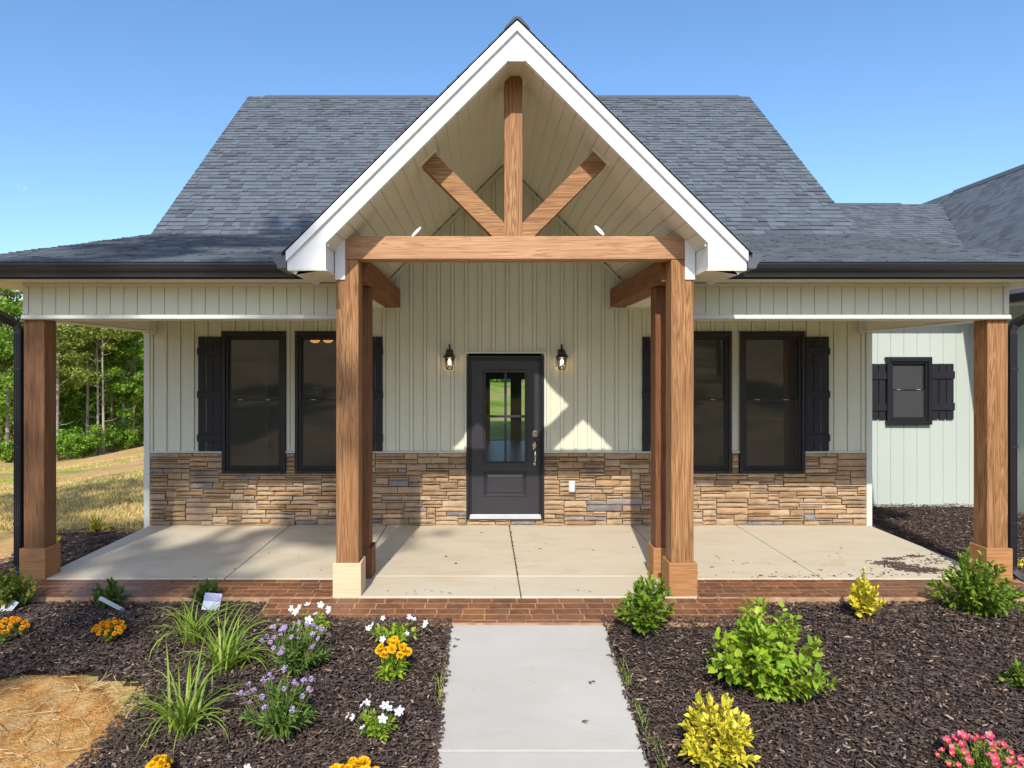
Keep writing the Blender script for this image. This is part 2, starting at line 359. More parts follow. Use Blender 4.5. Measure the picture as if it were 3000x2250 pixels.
def glass_mat(name, tint, fres=1.45, gl=1.0):
    m = bpy.data.materials.new(name); m.use_nodes = True; nt = m.node_tree; nt.nodes.remove(nt.nodes['Principled BSDF']); out = nt.nodes['Material Output']
    t = nt.nodes.new('ShaderNodeBsdfTransparent'); t.inputs[0].default_value = (*tint, 1)
    g = nt.nodes.new('ShaderNodeBsdfGlossy'); g.inputs['Roughness'].default_value = 0.015; g.inputs[0].default_value = (gl,gl,gl,1)
    fr = nt.nodes.new('ShaderNodeFresnel'); fr.inputs[0].default_value = fres
    mx = nt.nodes.new('ShaderNodeMixShader'); nt.links.new(fr.outputs[0], mx.inputs[0]); nt.links.new(t.outputs[0], mx.inputs[1]); nt.links.new(g.outputs[0], mx.inputs[2])
    nt.links.new(mx.outputs[0], out.inputs[0]); return m
M['glass'] = glass_mat('clear_glass', (0.86,0.88,0.87), 1.45)
M['glass_lamp'] = glass_mat('lantern_glass', (0.95,0.92,0.86), 1.3)
def screen_mat(name, c, op=.45):
    """insect screen over glass: thin grey mesh, mostly opaque from here"""
    m = bpy.data.materials.new(name); m.use_nodes = True; nt = m.node_tree; b = nt.nodes['Principled BSDF']; out = nt.nodes['Material Output']
    b.inputs['Base Color'].default_value = (*c, 1); b.inputs['Roughness'].default_value = 0.55; b.inputs['Specular IOR Level'].default_value = 0.3
    t = nt.nodes.new('ShaderNodeBsdfTransparent'); g = nt.nodes.new('ShaderNodeBsdfGlossy'); g.inputs['Roughness'].default_value = 0.03
    g.inputs[0].default_value = (0.95,0.95,0.95,1)
    fr = nt.nodes.new('ShaderNodeFresnel'); fr.inputs[0].default_value = 1.62
    m1 = nt.nodes.new('ShaderNodeMixShader'); m1.inputs[0].default_value = op; nt.links.new(t.outputs[0], m1.inputs[1]); nt.links.new(b.outputs[0], m1.inputs[2])
    m2 = nt.nodes.new('ShaderNodeMixShader'); nt.links.new(fr.outputs[0], m2.inputs[0]); nt.links.new(m1.outputs[0], m2.inputs[1]); nt.links.new(g.outputs[0], m2.inputs[2])
    nt.links.new(m2.outputs[0], out.inputs[0]); return m
M['screen'] = screen_mat('window_screen', (0.030,0.028,0.025))
M['screen_pale'] = screen_mat('window_screen_pale', (0.05,0.049,0.053), .9)
def emit(name, c, s):
    m = bpy.data.materials.new(name); m.use_nodes = True; nt = m.node_tree; b = nt.nodes['Principled BSDF']
    b.inputs['Base Color'].default_value = (*c, 1); b.inputs['Emission Color'].default_value = (*c, 1); b.inputs['Emission Strength'].default_value = s; return m
M['bulb'] = emit('lit_bulb', (1.0,0.62,0.28), 18)
M['shade'] = emit('lit_shade', (1.0,0.50,0.16), 1.3)
M['led'] = emit('lit_downlight', (1.0,0.95,0.86), 0.9)

# ------------------------------------------------------------------ ground
def sst(a, b, x): t = np.clip((x - a) / (b - a), 0, 1); return t*t*(3 - 2*t)
def base_z(X, Y):
    """level of the finished beds and lawn"""
    X = np.asarray(X, float); Y = np.asarray(Y, float)
    front = -0.075 - 0.186 * (6.1 - np.maximum(Y, -4.0))
    mid = -0.075 + 0.012 * (Y - 6.1)
    near = np.where(Y < 6.1, front, np.minimum(mid, -0.05))
    D = np.maximum(Y, 9.6)
    left = -0.05 - 0.112 * (np.minimum(D, 62) - 9.6) + 0.19 * np.maximum(0, X + 0.60 * D) * np.minimum(D, 62) / 60.0
    left = left + 0.10 * np.maximum(0, Y - 64) * sst(62, 90, Y)
    left = np.minimum(left, 30.0)
    wl_ = 1 - sst(-12, -6, X)
    back = -0.06 + 0.085 * np.clip(Y - 20.5, 0, 160)
    wb = sst(-10, -4, X) * sst(20, 22, Y)
    z = near + (left - near) * wl_ * sst(8.5, 10.5, Y)
    z = z * (1 - wb) + back * wb
    z = z + 0.14*np.clip(-Y-9, 0, 60)*(1-sst(-3,3,Y))
    return z
def yv(v, x=0.0):
    """depth at which a bed point shows at photo row v"""
    a, b = 2.0, 14.0
    for _ in range(40):
        mid = 0.5*(a+b); vv = CV + F*(HC - float(base_z(0.0, mid)))/mid
        if vv > v: a = mid
        else: b = mid
    return 0.5*(a+b)
def G(u, v):
    Y = yv(v); X = (u-CU)*Y/F; return Vector((X, Y, float(base_z(X, Y))))
sx = np.sinh(np.linspace(-5.4, 5.4, 190)) * 3.2; sy = np.sinh(np.linspace(-5.2, 5.4, 190)) * 3.2 + 7
GX, GY = np.meshgrid(sx, sy)
GZ = base_z(GX, GY) - 0.07
rng = np.random.RandomState(3)
def vnoise(X, Y, s, seed=0):
    """cheap smooth value noise"""
    X = np.asarray(X, float)/s; Y = np.asarray(Y, float)/s; xi = np.floor(X).astype(int); yi = np.floor(Y).astype(int); fx = X-xi; fy = Y-yi
    fx = fx*fx*(3-2*fx); fy = fy*fy*(3-2*fy)
    def h(a, b):
        q = np.sin(a*127.1 + b*311.7 + seed*74.7)*43758.5453; return q - np.floor(q)
    return (h(xi,yi)*(1-fx)+h(xi+1,yi)*fx)*(1-fy) + (h(xi,yi+1)*(1-fx)+h(xi+1,yi+1)*fx)*fy - 0.5
far = sst(10, 30, np.hypot(GX, GY-8)); GZ = GZ + far*0.35*vnoise(GX, GY, 7.0, 1)
# keep the lawn below the house and the paving
nx, ny = len(sx), len(sy)
V = np.stack([GX.ravel(), GY.ravel(), GZ.ravel()], 1)
ii, jj = np.meshgrid(np.arange(ny-1), np.arange(nx-1), indexing='ij'); q0 = (ii*nx+jj).ravel()
ground = obj('ground', npmesh('ground', V, [np.stack([q0, q0+1, q0+nx+1, q0+nx], 1)]), M['ground'], smooth=True)
tag(ground, kind='structure')

def in_poly(px, py, poly):
    px = np.asarray(px); py = np.asarray(py); ins = np.zeros(px.shape, bool); n = len(poly)
    for i in range(n):
        x1, y1 = poly[i]; x2, y2 = poly[(i+1) % n]
        c = ((y1 > py) != (y2 > py)) & (px < (x2-x1)*(py-y1)/((y2-y1) if y2 != y1 else 1e-9) + x1); ins ^= c
    return ins
def g2(u, v): p = G(u, v); return (p.x, p.y)
clay_edge = [g2(0,1990), g2(90,1970), g2(174,1984), g2(260,1966), g2(340,1985), g2(416,1999), g2(400,2040), g2(362,2084), g2(320,2130), g2(268,2182), g2(262,2206), g2(202,2250)]
LEFT_BED = [(-0.27,2.6), (-0.27,6.17), (-1.93,6.17), (-1.93,6.68), (-4.40,6.68), (-4.48,7.1), (-4.48,9.47), (-5.75,9.45), (-5.6,8.6), (-5.35,8.0), (-5.9,7.2), (-6.6,6.4), (-7.2,5.6), (-5.0,5.32)] + clay_edge + [(-2.55,3.5), (-2.4,2.6)]
RIGHT_BED = [(1.018,2.6), (1.018,6.17), (2.43,6.17), (2.43,6.67), (5.15,6.67), (5.9,7.0), (5.19,7.1), (5.19,9.4), (5.22,11.17), (7.97,11.17), (7.97,8.2), (7.0,6.6), (7.0,2.6)]
CLAY = [(-8.5,2.4), (-8.5,6.2), (-5.4,5.6), (-3.0,5.5), (-2.4,5.0), (-2.5,4.2), (-2.2,3.4), (-2.2,2.4)]
def sheet(name, poly, h, m, step=0.06, warp=0.05, amp=0.02, drop=0.075):
    p = np.array(poly); x0, y0 = p.min(0)-0.2; x1, y1 = p.max(0)+0.2
    xs = np.arange(x0, x1, step); ys = np.arange(y0, y1, step); X, Y = np.meshgrid(xs, ys)
    wx = X + warp*vnoise(X,Y,0.22,5) + warp*.8*vnoise(X,Y,0.09,6); wy = Y + warp*vnoise(X,Y,0.22,7)
    keepv = in_poly(wx, wy, poly)
    cell = keepv[:-1,:-1] & keepv[1:,:-1] & keepv[:-1,1:] & keepv[1:,1:]
    cnt = np.zeros(X.shape, int)
    for dy in (0,1):
        for dx in (0,1): cnt[dy:dy+cell.shape[0], dx:dx+cell.shape[1]] += cell
    Z = base_z(X, Y) + h + amp*vnoise(X,Y,0.35,9) + amp*.8*vnoise(X,Y,0.11,4)
    Z = np.where(cnt < 4, base_z(X,Y) - drop, Z)
    n = len(xs); cy, cx = np.nonzero(cell); q = cy*n+cx
    used = np.unique(np.concatenate([q, q+1, q+n, q+n+1])); remap = np.full(X.size, -1); remap[used] = np.arange(len(used))
    V = np.stack([X.ravel(), Y.ravel(), Z.ravel()], 1)[used]; Fq = remap[np.stack([q, q+1, q+n+1, q+n], 1)]
    return obj(name, npmesh(name, V, [Fq]), m, smooth=True)
clay = tag(sheet('clay_ground', CLAY, -0.035, M['clay'], 0.07, 0.02, 0.03), kind='structure')
tag(sheet('mulch_bed', LEFT_BED, -0.008, M['mulch']), kind='structure')
tag(sheet('mulch_bed', RIGHT_BED, -0.008, M['mulch'], warp=0.03), kind='structure')

def chips(name, pts, label, lmin=.012, lmax=.05, m=None, wmin=.003, wmax=.011, tilt=.35):
    n = len(pts); r = np.random.RandomState(11); a = r.rand(n)*2*np.pi; L = lmin + (lmax-lmin)*r.rand(n)**1.8; W = wmin + (wmax-wmin)*r.rand(n)
    t = (r.rand(n)-.5)*2*tilt; ro = (r.rand(n)-.5)*1.2
    d = np.stack([np.cos(a)*np.cos(t), np.sin(a)*np.cos(t), np.sin(t)], 1)
    s = np.stack([-np.sin(a)*np.cos(ro), np.cos(a)*np.cos(ro), np.sin(ro)], 1)
    nn = np.cross(d, s); c = pts
    th = (W*.35)[:,None]*nn; d = d*L[:,None]/2; s = s*W[:,None]
    V = np.stack([c-d, c+d*.9-s*.6, c+d, c+d*.8+s, c-d*.7+s*.8, c-d*.9-s*.7, c+th, c+d*.5+th], 1).reshape(-1,3)
    k = (np.arange(n)*8)[:,None]
    T = np.array([[0,5,6],[5,1,7],[5,7,6],[1,2,7],[2,3,7],[3,4,6],[3,6,7],[4,0,6]])
    Fq = (k[:,:,None] + T[None]).reshape(-1,3)
    me = npmesh(name, V, [Fq]); me.polygons.foreach_set('use_smooth', [False]*len(me.polygons))
    return tag(obj(name, me, m or M['chip']), label, name.replace('_',' '), kind='stuff')
def scatter(poly, n, seed, lift=0.012, zfun=base_z, weight=True):
    r = np.random.RandomState(seed); p = np.array(poly); out = []; tot = 0
    while tot < n:
        k = n*2; X = p[:,0].min()+r.rand(k)*np.ptp(p[:,0]); Y = p[:,1].min()+r.rand(k)*np.ptp(p[:,1])
        vis = (np.abs((X*F/Y+CU) - 1500) < 2500) & ((CV + F*(HC+.07)/Y < 2330) | (Y < 6.1)) & (Y > 4.1)
        ok = in_poly(X + .05*vnoise(X,Y,.22,5), Y + .05*vnoise(X,Y,.22,7), poly) & vis
        if weight: ok &= r.rand(k) < np.clip((6.0/np.maximum(Y,1))**1.5, 0, 1)
        X, Y = X[ok], Y[ok]; Z = zfun(X,Y) + lift + .016*r.rand(len(X)) + .02*vnoise(X,Y,.35,9)
        out.append(np.stack([X,Y,Z],1)); tot += len(X)
    return np.concatenate(out)[:n]
chips('mulch_chips', scatter(LEFT_BED, 56000, 21), 'dark brown shredded bark mulch covering the bed left of the walk', .012, .065)
chips('mulch_chips', scatter(RIGHT_BED, 70000, 22), 'dark brown shredded bark mulch covering the bed right of the walk', .012, .065)
# spilled mulch on the paving
r_ = np.random.RandomState(5); sp = []
for (uu, vv, su, sv, k) in ((2600,1650,22,3,220),(2640,1660,22,3,260),(2680,1668,26,3.5,330),(2725,1672,22,4,260),(2680,1630,14,2,90),(2620,1638,16,2,90),(2745,1640,35,8,90),(2560,1683,60,5,40),(2300,1690,150,4,60),(1500,1600,300,60,26),(900,1650,150,30,10),(2350,1640,120,25,30),(1480,1730,250,10,14)):
    Yq = F*HC/(vv-CV + sv*np.clip(r_.randn(k),-2.2,2.2)); Xq = (uu-CU + su*np.clip(r_.randn(k),-2.2,2.2) )*Yq/F
    ok = (Yq > 6.62) & ((Yq > 7.15) | ((Xq > -1.0)&(Xq < 1.6))); sp.append(np.stack([Xq[ok],Yq[ok],np.full(ok.sum(),0.004)],1))
for x in np.linspace(0,1,60): sp.append(np.array([[0.353+.003*r_.randn(), 7.25+x*2.2, 0.002]]))
for (uu, vv) in ((1340,1880),(1330,1900),(1300,1972),(1318,1975),(1795,1866),(1788,1880),(1803,1905),(1790,1925),(1735,2005),(1845,2092),(1716,2121)):
    p = G(uu, vv); sp += [np.array([[p.x+.01*r_.randn(), p.y+.01*r_.randn(), p.z+.02]]) for _ in range(3)]
chips('spilled_mulch', np.concatenate(sp), 'loose bark mulch scattered over the porch concrete', .015, .055, tilt=.1)
# straw over clay patch and lawn
st = scatter([g2(-40,2000)]+clay_edge+[(-2.6,3.6),(-4.5,3.6)], 520, 31, 0.0, weight=False)
chips('straw_litter', st, 'pale straw stalks strewn over the orange clay patch', .02, .26, M['straw'], .0012, .0045, .2)
st = scatter(LEFT_BED, 170, 33, .03); st2 = scatter(RIGHT_BED, 200, 34, .03)
chips('straw_litter', np.concatenate([st, st2]), 'stray straw stalks lying on the bark mulch', .03, .11, M['straw'], .001, .0028, .15)

# ------------------------------------------------------------------ paving
slab = empty('porch_slab', (0,7.1,0)); tag(slab, kind='structure')
def child(mb, name, m, parent, smooth=False):
    o = mb.build(name, m, parent, smooth); o.matrix_parent_inverse = parent.matrix_basis.inverted(); return o
jx = [-4.48, -2.59, -1.29, 0.352, 2.0, 3.40, 5.19]; e = 0.005
child(MB().box(-4.47, 5.18, 7.115, 9.62, -0.16, -0.012), 'slab_joint', M['dark'], slab)
child(MB().box(-1.37, 1.97, 6.565, 7.115, -0.16, -0.012), 'slab_joint', M['dark'], slab)
for a, b in zip(jx[:-1], jx[1:]):
    inn = (a > -1.5 and b < 2.1)
    child(MB().chbox(a+e, b-e, 7.11 if not inn else 7.205, 9.6, -0.14, 0.0, 0.005), 'slab_panel', M['porch'], slab)
for a, b in ((-1.385, 0.352), (0.352, 1.985)): child(MB().chbox(a+e, b-e, 6.555, 7.195, -0.14, 0.0, 0.005), 'slab_panel', M['porch'], slab)

def bandz(Y): return -0.003 - 0.010*(7.11-Y) if Y > 6.552 else -0.0086 - 0.125*(6.552-Y)
band = empty('stamped_path', (0,6.5,-0.05)); tag(band, kind='structure')
def slope_box(x0, x1, y0, y1, t, dz, c=0.004):
    """block lying on the sloping band"""
    z = lambda y: bandz(y) + dz
    v = [(x0,y0,z(y0)-t),(x1,y0,z(y0)-t),(x1,y1,z(y1)-t),(x0,y1,z(y1)-t),(x0,y0,z(y0)-c),(x1,y0,z(y0)-c),(x1,y1,z(y1)-c),(x0,y1,z(y1)-c),
         (x0+c,y0+c,z(y0+c)),(x1-c,y0+c,z(y0+c)),(x1-c,y1-c,z(y1-c)),(x0+c,y1-c,z(y1-c))]
    return MB().add(v, [(0,3,2,1),(0,1,5,4),(1,2,6,5),(2,3,7,6),(3,0,4,7),(4,5,9,8),(5,6,10,9),(6,7,11,10),(7,4,8,11),(8,9,10,11)])
BX0, BX1 = -4.75, 5.35
for (a, b, c_, d) in ((BX0,-1.39,6.555,7.105),(1.99,BX1,6.555,7.105),(-1.97,2.47,6.06,6.55)):
    child(slope_box(a, b, c_, d, 0.12, -0.0045), 'bed_joint', M['joint'], band)
rb = random.Random(4)
row = 0.105; bl = 0.208
def bricks(x0, x1, y0, y1):
    y = y1; k = 0
    while y > y0+0.02:
        ya = max(y0, y-row); x = x0 - (k % 2)*bl*.5 - rb.random()*.03
        while x < x1:
            L = bl*rb.uniform(.85,1.2); a = max(x0, x)+.004; b = min(x1, x+L)-.004
            if b-a > .035: child(slope_box(a+.001, b-.001, ya+.0045, y-.0045, .03, rb.uniform(-.002,.002)), 'brick', M['brick'], band).color = (rb.random(),1,1,1)
            x += L
        y -= row; k += 1
bricks(-4.72,-1.41,6.565,7.095); bricks(2.01,5.3,6.565,7.095); bricks(-1.96,2.46,6.07,6.54)

walk = empty('walkway', (0.374,5,-.25)); tag(walk, kind='structure')
def walk_panel(y0, y1):
    z = lambda y: -0.072 - 0.186*(6.1-y); x0, x1 = -0.293, 1.041; c = .006
    v = [(x0,y0,z(y0)-.1),(x1,y0,z(y0)-.1),(x1,y1,z(y1)-.1),(x0,y1,z(y1)-.1),(x0,y0,z(y0)-c),(x1,y0,z(y0)-c),(x1,y1,z(y1)-c),(x0,y1,z(y1)-c),
         (x0+c,y0+c,z(y0+c)),(x1-c,y0+c,z(y0+c)),(x1-c,y1-c,z(y1-c)),(x0+c,y1-c,z(y1-c))]
    return MB().add(v, [(0,3,2,1),(0,1,5,4),(1,2,6,5),(2,3,7,6),(3,0,4,7),(4,5,9,8),(5,6,10,9),(6,7,11,10),(7,4,8,11),(8,9,10,11)])
child(walk_panel(4.575,6.055), 'slab_panel', M['walk'], walk); child(walk_panel(3.0,4.567), 'slab_panel', M['walk'], walk); child(walk_panel(1.4,2.99), 'slab_panel', M['walk'], walk)

# ------------------------------------------------------------------ house
house = empty('house', (C0, 9.54, 0))
tag(house, 'sage board-sided house with grey shingle roof, stone wainscot and timber gable porch', 'house')
def part(mb, name, m, parent=None, smooth=False): return child(mb, name, m, parent or house, smooth)
def group(name, label=None, parent=None):
    o = empty(name); o.parent = parent or house; o.matrix_parent_inverse = house.matrix_basis.inverted()
    if label: o['label'] = label
    return o
def sub(mb, name, m, parent, smooth=False):
    return mb.build(name, m, parent, smooth)
YW = 9.54                                             # face of the siding boards
XL, XR = -4.50, 5.18
WINS = [(-3.493,-2.644), (-2.516,-1.667), (2.46,3.329), (3.438,4.31)]; WZ0, WZ1 = 0.70, 2.587
DX0, DX1, DZ1 = -0.219, 0.817, 2.274
# wall core with real openings
core = MB()
xs = [XL] + [q for w in WINS[:2] for q in (w[0]+.03, w[1]-.03)] + [DX0+.02, DX1-.02] + [q for w in WINS[2:] for q in (w[0]+.03, w[1]-.03)] + [XR]
for k in range(0, len(xs), 2): core.box(xs[k], xs[k+1], YW+.012, YW+.14, -.2, 2.56)
for w in WINS: core.box(w[0]+.03, w[1]-.03, YW+.012, YW+.14, -.2, WZ0+.03)
core.box(DX0+.02, DX1-.02, YW+.012, YW+.14, -.2, .06)
core.box(XL, XR, YW+.012, YW+.14, 2.56, 3.0)
core.prism([(C0-1.9,3.0),(C0+1.9,3.0),(C0+1.85,3.0),(C0,4.86),(C0-1.85,3.0)], 'y', YW+.012, YW+.14)
wall = part(core, 'wall', M['siding'])
part(MB().box(XL, XL+.14, YW+.14, 20.4, -.2, 3.0), 'side_wall', M['siding']); part(MB().box(XR-.14, XR, YW+.14, 20.4, -.2, 3.0), 'side_wall', M['siding'])
BW = [(0.2,0.79,0.05,1.79), (1.10,1.69,0.05,1.79), (-3.4,-1.2,.9,2.2), (2.6,4.4,.9,2.2)]
bw = MB(); xb = [XL, -3.4, -1.2, .2, .79, 1.10, 1.69, 2.6, 4.4, XR]
for k in range(0, len(xb), 2): bw.box(xb[k], xb[k+1], 20.3, 20.4, -.2, 4.0)
for (a,b,c_,d) in BW: bw.box(a, b, 20.3, 20.4, -.2, c_); bw.box(a, b, 20.3, 20.4, d, 4.0)
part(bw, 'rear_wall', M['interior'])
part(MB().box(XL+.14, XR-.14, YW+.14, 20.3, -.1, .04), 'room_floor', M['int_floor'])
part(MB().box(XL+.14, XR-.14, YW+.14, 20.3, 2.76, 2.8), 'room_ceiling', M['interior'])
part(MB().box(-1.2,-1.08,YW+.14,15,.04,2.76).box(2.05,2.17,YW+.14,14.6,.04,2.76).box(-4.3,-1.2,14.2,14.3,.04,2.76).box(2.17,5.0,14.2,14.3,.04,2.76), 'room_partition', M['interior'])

# board-and-batten siding, one object for each board
PW = 0.1837; BT = 0.041; x_first = (1250+296/3.687-CU)*YW/F - PW*24     # a batten edge seen beside the left lantern
def board_piece(xa, xb, x0, z0, z1):
    """profile of one board starting at x0 clipped to [xa, xb]: flat pan then raised batten"""
    prof = [(x0, .010), (x0+.005, .010), (x0+.007, 0.0), (x0+PW-BT-.007, 0.0), (x0+PW-BT-.005, .010), (x0+PW-BT-.001, .010), (x0+PW-BT, -.016), (x0+PW-.001, -.016), (x0+PW, .010)]
    def yat(x):
        for (p, q) in zip(prof[:-1], prof[1:]):
            if p[0] <= x <= q[0]: t = (x-p[0])/max(1e-9,(q[0]-p[0])); return p[1]+(q[1]-p[1])*t
        return 0
    pts = [(xa, yat(xa))] + [p for p in prof if xa+1e-4 < p[0] < xb-1e-4] + [(xb, yat(xb))]
    poly = [(x, YW+y) for x, y in pts] + [(xb, YW+.0105), (xa, YW+.0105)]
    return MB().prism(poly, 'z', z0, z1)
ZB = 0.995
blocks = [(w[0], w[1], -1, WZ1) for w in WINS] + [(DX0-.03, DX1+.03, -1, DZ1+.035)]
x = x_first
while x < XR:
    xa, xb = max(x, XL+.005), min(x+PW, XR-.005)
    if xb - xa > .02:
        dm = min(abs(xa-C0), abs(xb-C0)) if (xa-C0)*(xb-C0) > 0 else 0
        top = 4.84 - dm if dm < 1.88 else 2.94
        cuts = [(xa, xb)]; above = None
        for (a, b, _, zt) in blocks:
            if xb > a and xa < b:
                above = zt; n_ = []
                for (p, q) in cuts:
                    if p < a: n_.append((p, min(q, a)))
                    if q > b: n_.append((max(p, b), q))
                cuts = n_
        if above is None: sub(board_piece(xa, xb-.0006, x, ZB, top), 'siding_board', M['siding'], wall)
        else:
            sub(board_piece(xa, xb-.0006, x, above, top), 'siding_board', M['siding'], wall)
            for (p, q) in cuts:
                if q-p > .008: sub(board_piece(p, q-.0006, x, ZB, above), 'siding_board', M['siding'], wall)
    x += PW
# corner boards and ledge trim
tr = [( -4.545, -4.466), (5.14, 5.216)]
for a, b in tr: part(MB().chbox(a, b, YW-.03, YW+.09, -.06, 2.62, .004), 'corner_board', M['trim'])
for a, b in ((-4.466, WINS[0][0]), (WINS[0][1], WINS[1][0]), (WINS[1][1], DX0-.004), (DX1+.004, WINS[2][0]), (WINS[2][1], WINS[3][0]), (WINS[3][1], 5.14)):
    part(MB().prism([(YW-.045,.976),(YW-.045,.985),(YW-.002,.999),(YW+.005,.999),(YW+.005,.976)], 'x', a, b), 'ledge_trim', M['trim'])

# ledgestone veneer, every stone an object
def stone_variant(seed):
    r = np.random.RandomState(seed); nxg, nzg = 6, 4; V = []; Fc = []
    for j in range(nzg):
        for i in range(nxg):
            u_, w_ = i/(nxg-1), j/(nzg-1); edge = (i in (0,nxg-1)) or (j in (0,nzg-1))
            px = u_ + (0 if i in (0,nxg-1) else .05*r.randn()); pz = w_ + (0 if j in (0,nzg-1) else .07*r.randn())
            if j == 0: pz += abs(.03*r.randn())
            if j == nzg-1: pz -= abs(.03*r.randn())
            V.append((px-.5, (.30 if edge else 0.0) - .0 + .16*r.rand()*(0.6 if edge else 1) + .10*(w_-.5), pz-.5))
    n = len(V)
    for j in range(nzg-1):
        for i in range(nxg-1): q = j*nxg+i; Fc.append((q, q+1, q+nxg+1, q+nxg))
    ring = list(range(nxg)) + [nxg*j+nxg-1 for j in range(1,nzg)] + [nxg*(nzg-1)+i for i in range(nxg-2,-1,-1)] + [nxg*j for j in range(nzg-2,0,-1)]
    for q in ring: p = V[q]; V.append((p[0], 1.0, p[2]))
    for k in range(len(ring)): a, b = ring[k], ring[(k+1) % len(ring)]; Fc.append((b, a, n+k, n+(k+1) % len(ring)))
    return MB().add(V, Fc).mesh('stone')
SV = [stone_variant(100+k) for k in range(14)]
for me in SV: me.materials.append(M['stone'])
rs = random.Random(12)
def stonework(parent, x0, x1, z0, z1, holes):
    uz = 0.0305; ux = 0.03; nr = int(round((z1-z0)/uz)); nc = int(round((x1-x0)/ux)); uz = (z1-z0)/nr; ux = (x1-x0)/nc
    occ = np.zeros((nr, nc), bool)
    for (a, b, c_, d) in holes:
        occ[max(0,int(round((c_-z0)/uz))):max(0,int(round((d-z0)/uz))), max(0,int(round((a-x0)/ux))):max(0,int(round((b-x0)/ux)))] = True
    for j in range(nr):
        i = 0
        while i < nc:
            if occ[j,i]: i += 1; continue
            run = 0
            while i+run < nc and not occ[j,i+run]: run += 1
            h = rs.choice([1,1,1,2,2,2,2,2,3,3]); w = rs.choice([5,6,7,8,9,10,11,12,13,14,16])
            if h == 1: w = max(w, 7)
            if run - w < 4: w = run if run <= 14 else run//2
            w = min(w, run)
            h = min(h, nr-j)
            while h > 1 and occ[j:j+h, i:i+w].any(): h -= 1
            if j+h == nr-1 and h < 4 and not occ[j:j+h+1, i:i+w].any() and rs.random() < .6: h += 1
            occ[j:j+h, i:i+w] = True
            g_ = .0052; w_, h_ = w*ux-g_*2*rs.uniform(.6,1.2), h*uz-g_*2*rs.uniform(.5,1.1)
            o = bpy.data.objects.new('stone', rs.choice(SV)); COL.objects.link(o); o.parent = parent
            pr = rs.uniform(.034,.074)
            o.location = (x0+(i+w/2)*ux, YW+.012-pr, z0+(j+h/2)*uz); o.scale = (w_*rs.choice((1,1,-1)) if False else w_, pr-.004, h_)
            o.rotation_euler = (0, rs.uniform(-.004,.004), 0); o.color = (rs.random(),1,1,1)
            i += w
gl_ = group('stone_wainscot', 'tan ledgestone wainscot left of the front door'); gr_ = group('stone_wainscot', 'tan ledgestone wainscot right of the front door')
hl = [(w[0], w[1], WZ0-.005, 2) for w in WINS]
stonework(gl_, -4.466, DX0, 0.0, .976, hl[:2]); stonework(gr_, DX1, 5.14, 0.0, .976, hl[2:])
stonework(gl_, DX0, DX1, 0.0, .085, [])
def mortar(parent, x0, x1, z0, z1): sub(MB().box(x0, x1, YW+.0035, YW+.0118, z0, z1), 'mortar_bed', M['dark'], parent)
mortar(gl_, -4.466, DX0, -.04, WZ0-.01); mortar(gr_, DX1, 5.14, -.04, WZ0-.01); mortar(gl_, DX0+.001, DX1-.001, -.04, .088)
for g_, a, b in ((gl_,-4.466,WINS[0][0]), (gl_,WINS[0][1],WINS[1][0]), (gl_,WINS[1][1],DX0), (gr_,DX1,WINS[2][0]), (gr_,WINS[2][1],WINS[3][0]), (gr_,WINS[3][1],5.14)): mortar(g_, a, b, WZ0-.0095, .975)

# windows
def frame_bars(mb, x0, x1, z0, z1, w, y0, y1, c=.004, wb=None):
    wb = wb or w
    mb.chbox(x0, x0+w, y0, y1, z0, z1, c); mb.chbox(x1-w, x1, y0, y1, z0, z1, c)
    mb.chbox(x0+w, x1-w, y0, y1, z1-w, z1, c); mb.chbox(x0+w, x1-w, y0, y1, z0, z0+wb, c); return mb
def window(x0, x1, z0, z1, y, label, scr, fw=.045):
    g = group('window', label)
    sub(frame_bars(MB(), x0, x1, z0, z1, fw, y-.055, y+.05, .006), 'frame', M['black_vinyl'], g)
    sub(frame_bars(MB(), x0+fw, x1-fw, z0+fw, z1-fw, .034, y-.028, y+.05, .004), 'frame', M['black_vinyl'], g)
    f2 = fw+.034; zm = z0 + (z1-z0)*.518
    up = sub(frame_bars(MB(), x0+f2, x1-f2, zm-.012, z1-f2, .022, y+.004, y+.03, .003), 'sash', M['black_vinyl'], g)
    lo = sub(frame_bars(MB(), x0+f2, x1-f2, z0+f2, zm+.012, .022, y-.014, y+.003, .003), 'sash', M['black_vinyl'], g)
    sub(MB().box(x0+f2+.02, x1-f2-.02, y+.014, y+.018, zm, z1-f2-.02), 'pane', scr, g)
    sub(MB().box(x0+f2+.02, x1-f2-.02, y-.008, y-.005, z0+f2+.02, zm-.008), 'pane', scr, g)
    for k in (.28, .72): xx = x0+(x1-x0)*k; sub(MB().box(xx-.03, xx+.03, y-.019, y-.0145, zm+.004, zm+.0095), 'latch', M['plastic'], g)
    sub(MB().box(x0-.014, x1+.014, y-.026, y-.002, z1+.0005, z1+.016), 'head_trim', M['black_vinyl'], g)
    return g
window(*WINS[0], WZ0, WZ1, YW, 'tall dark window beside the leftmost shutter', M['screen'])
window(*WINS[1], WZ0, WZ1, YW, 'tall dark window partly behind the left porch posts, lit lamp inside', M['screen'])
window(*WINS[2], WZ0, WZ1, YW, 'tall dark window partly behind the right porch posts', M['screen'])
window(*WINS[3], WZ0, WZ1, YW, 'tall dark window left of the rightmost porch shutter', M['screen'])
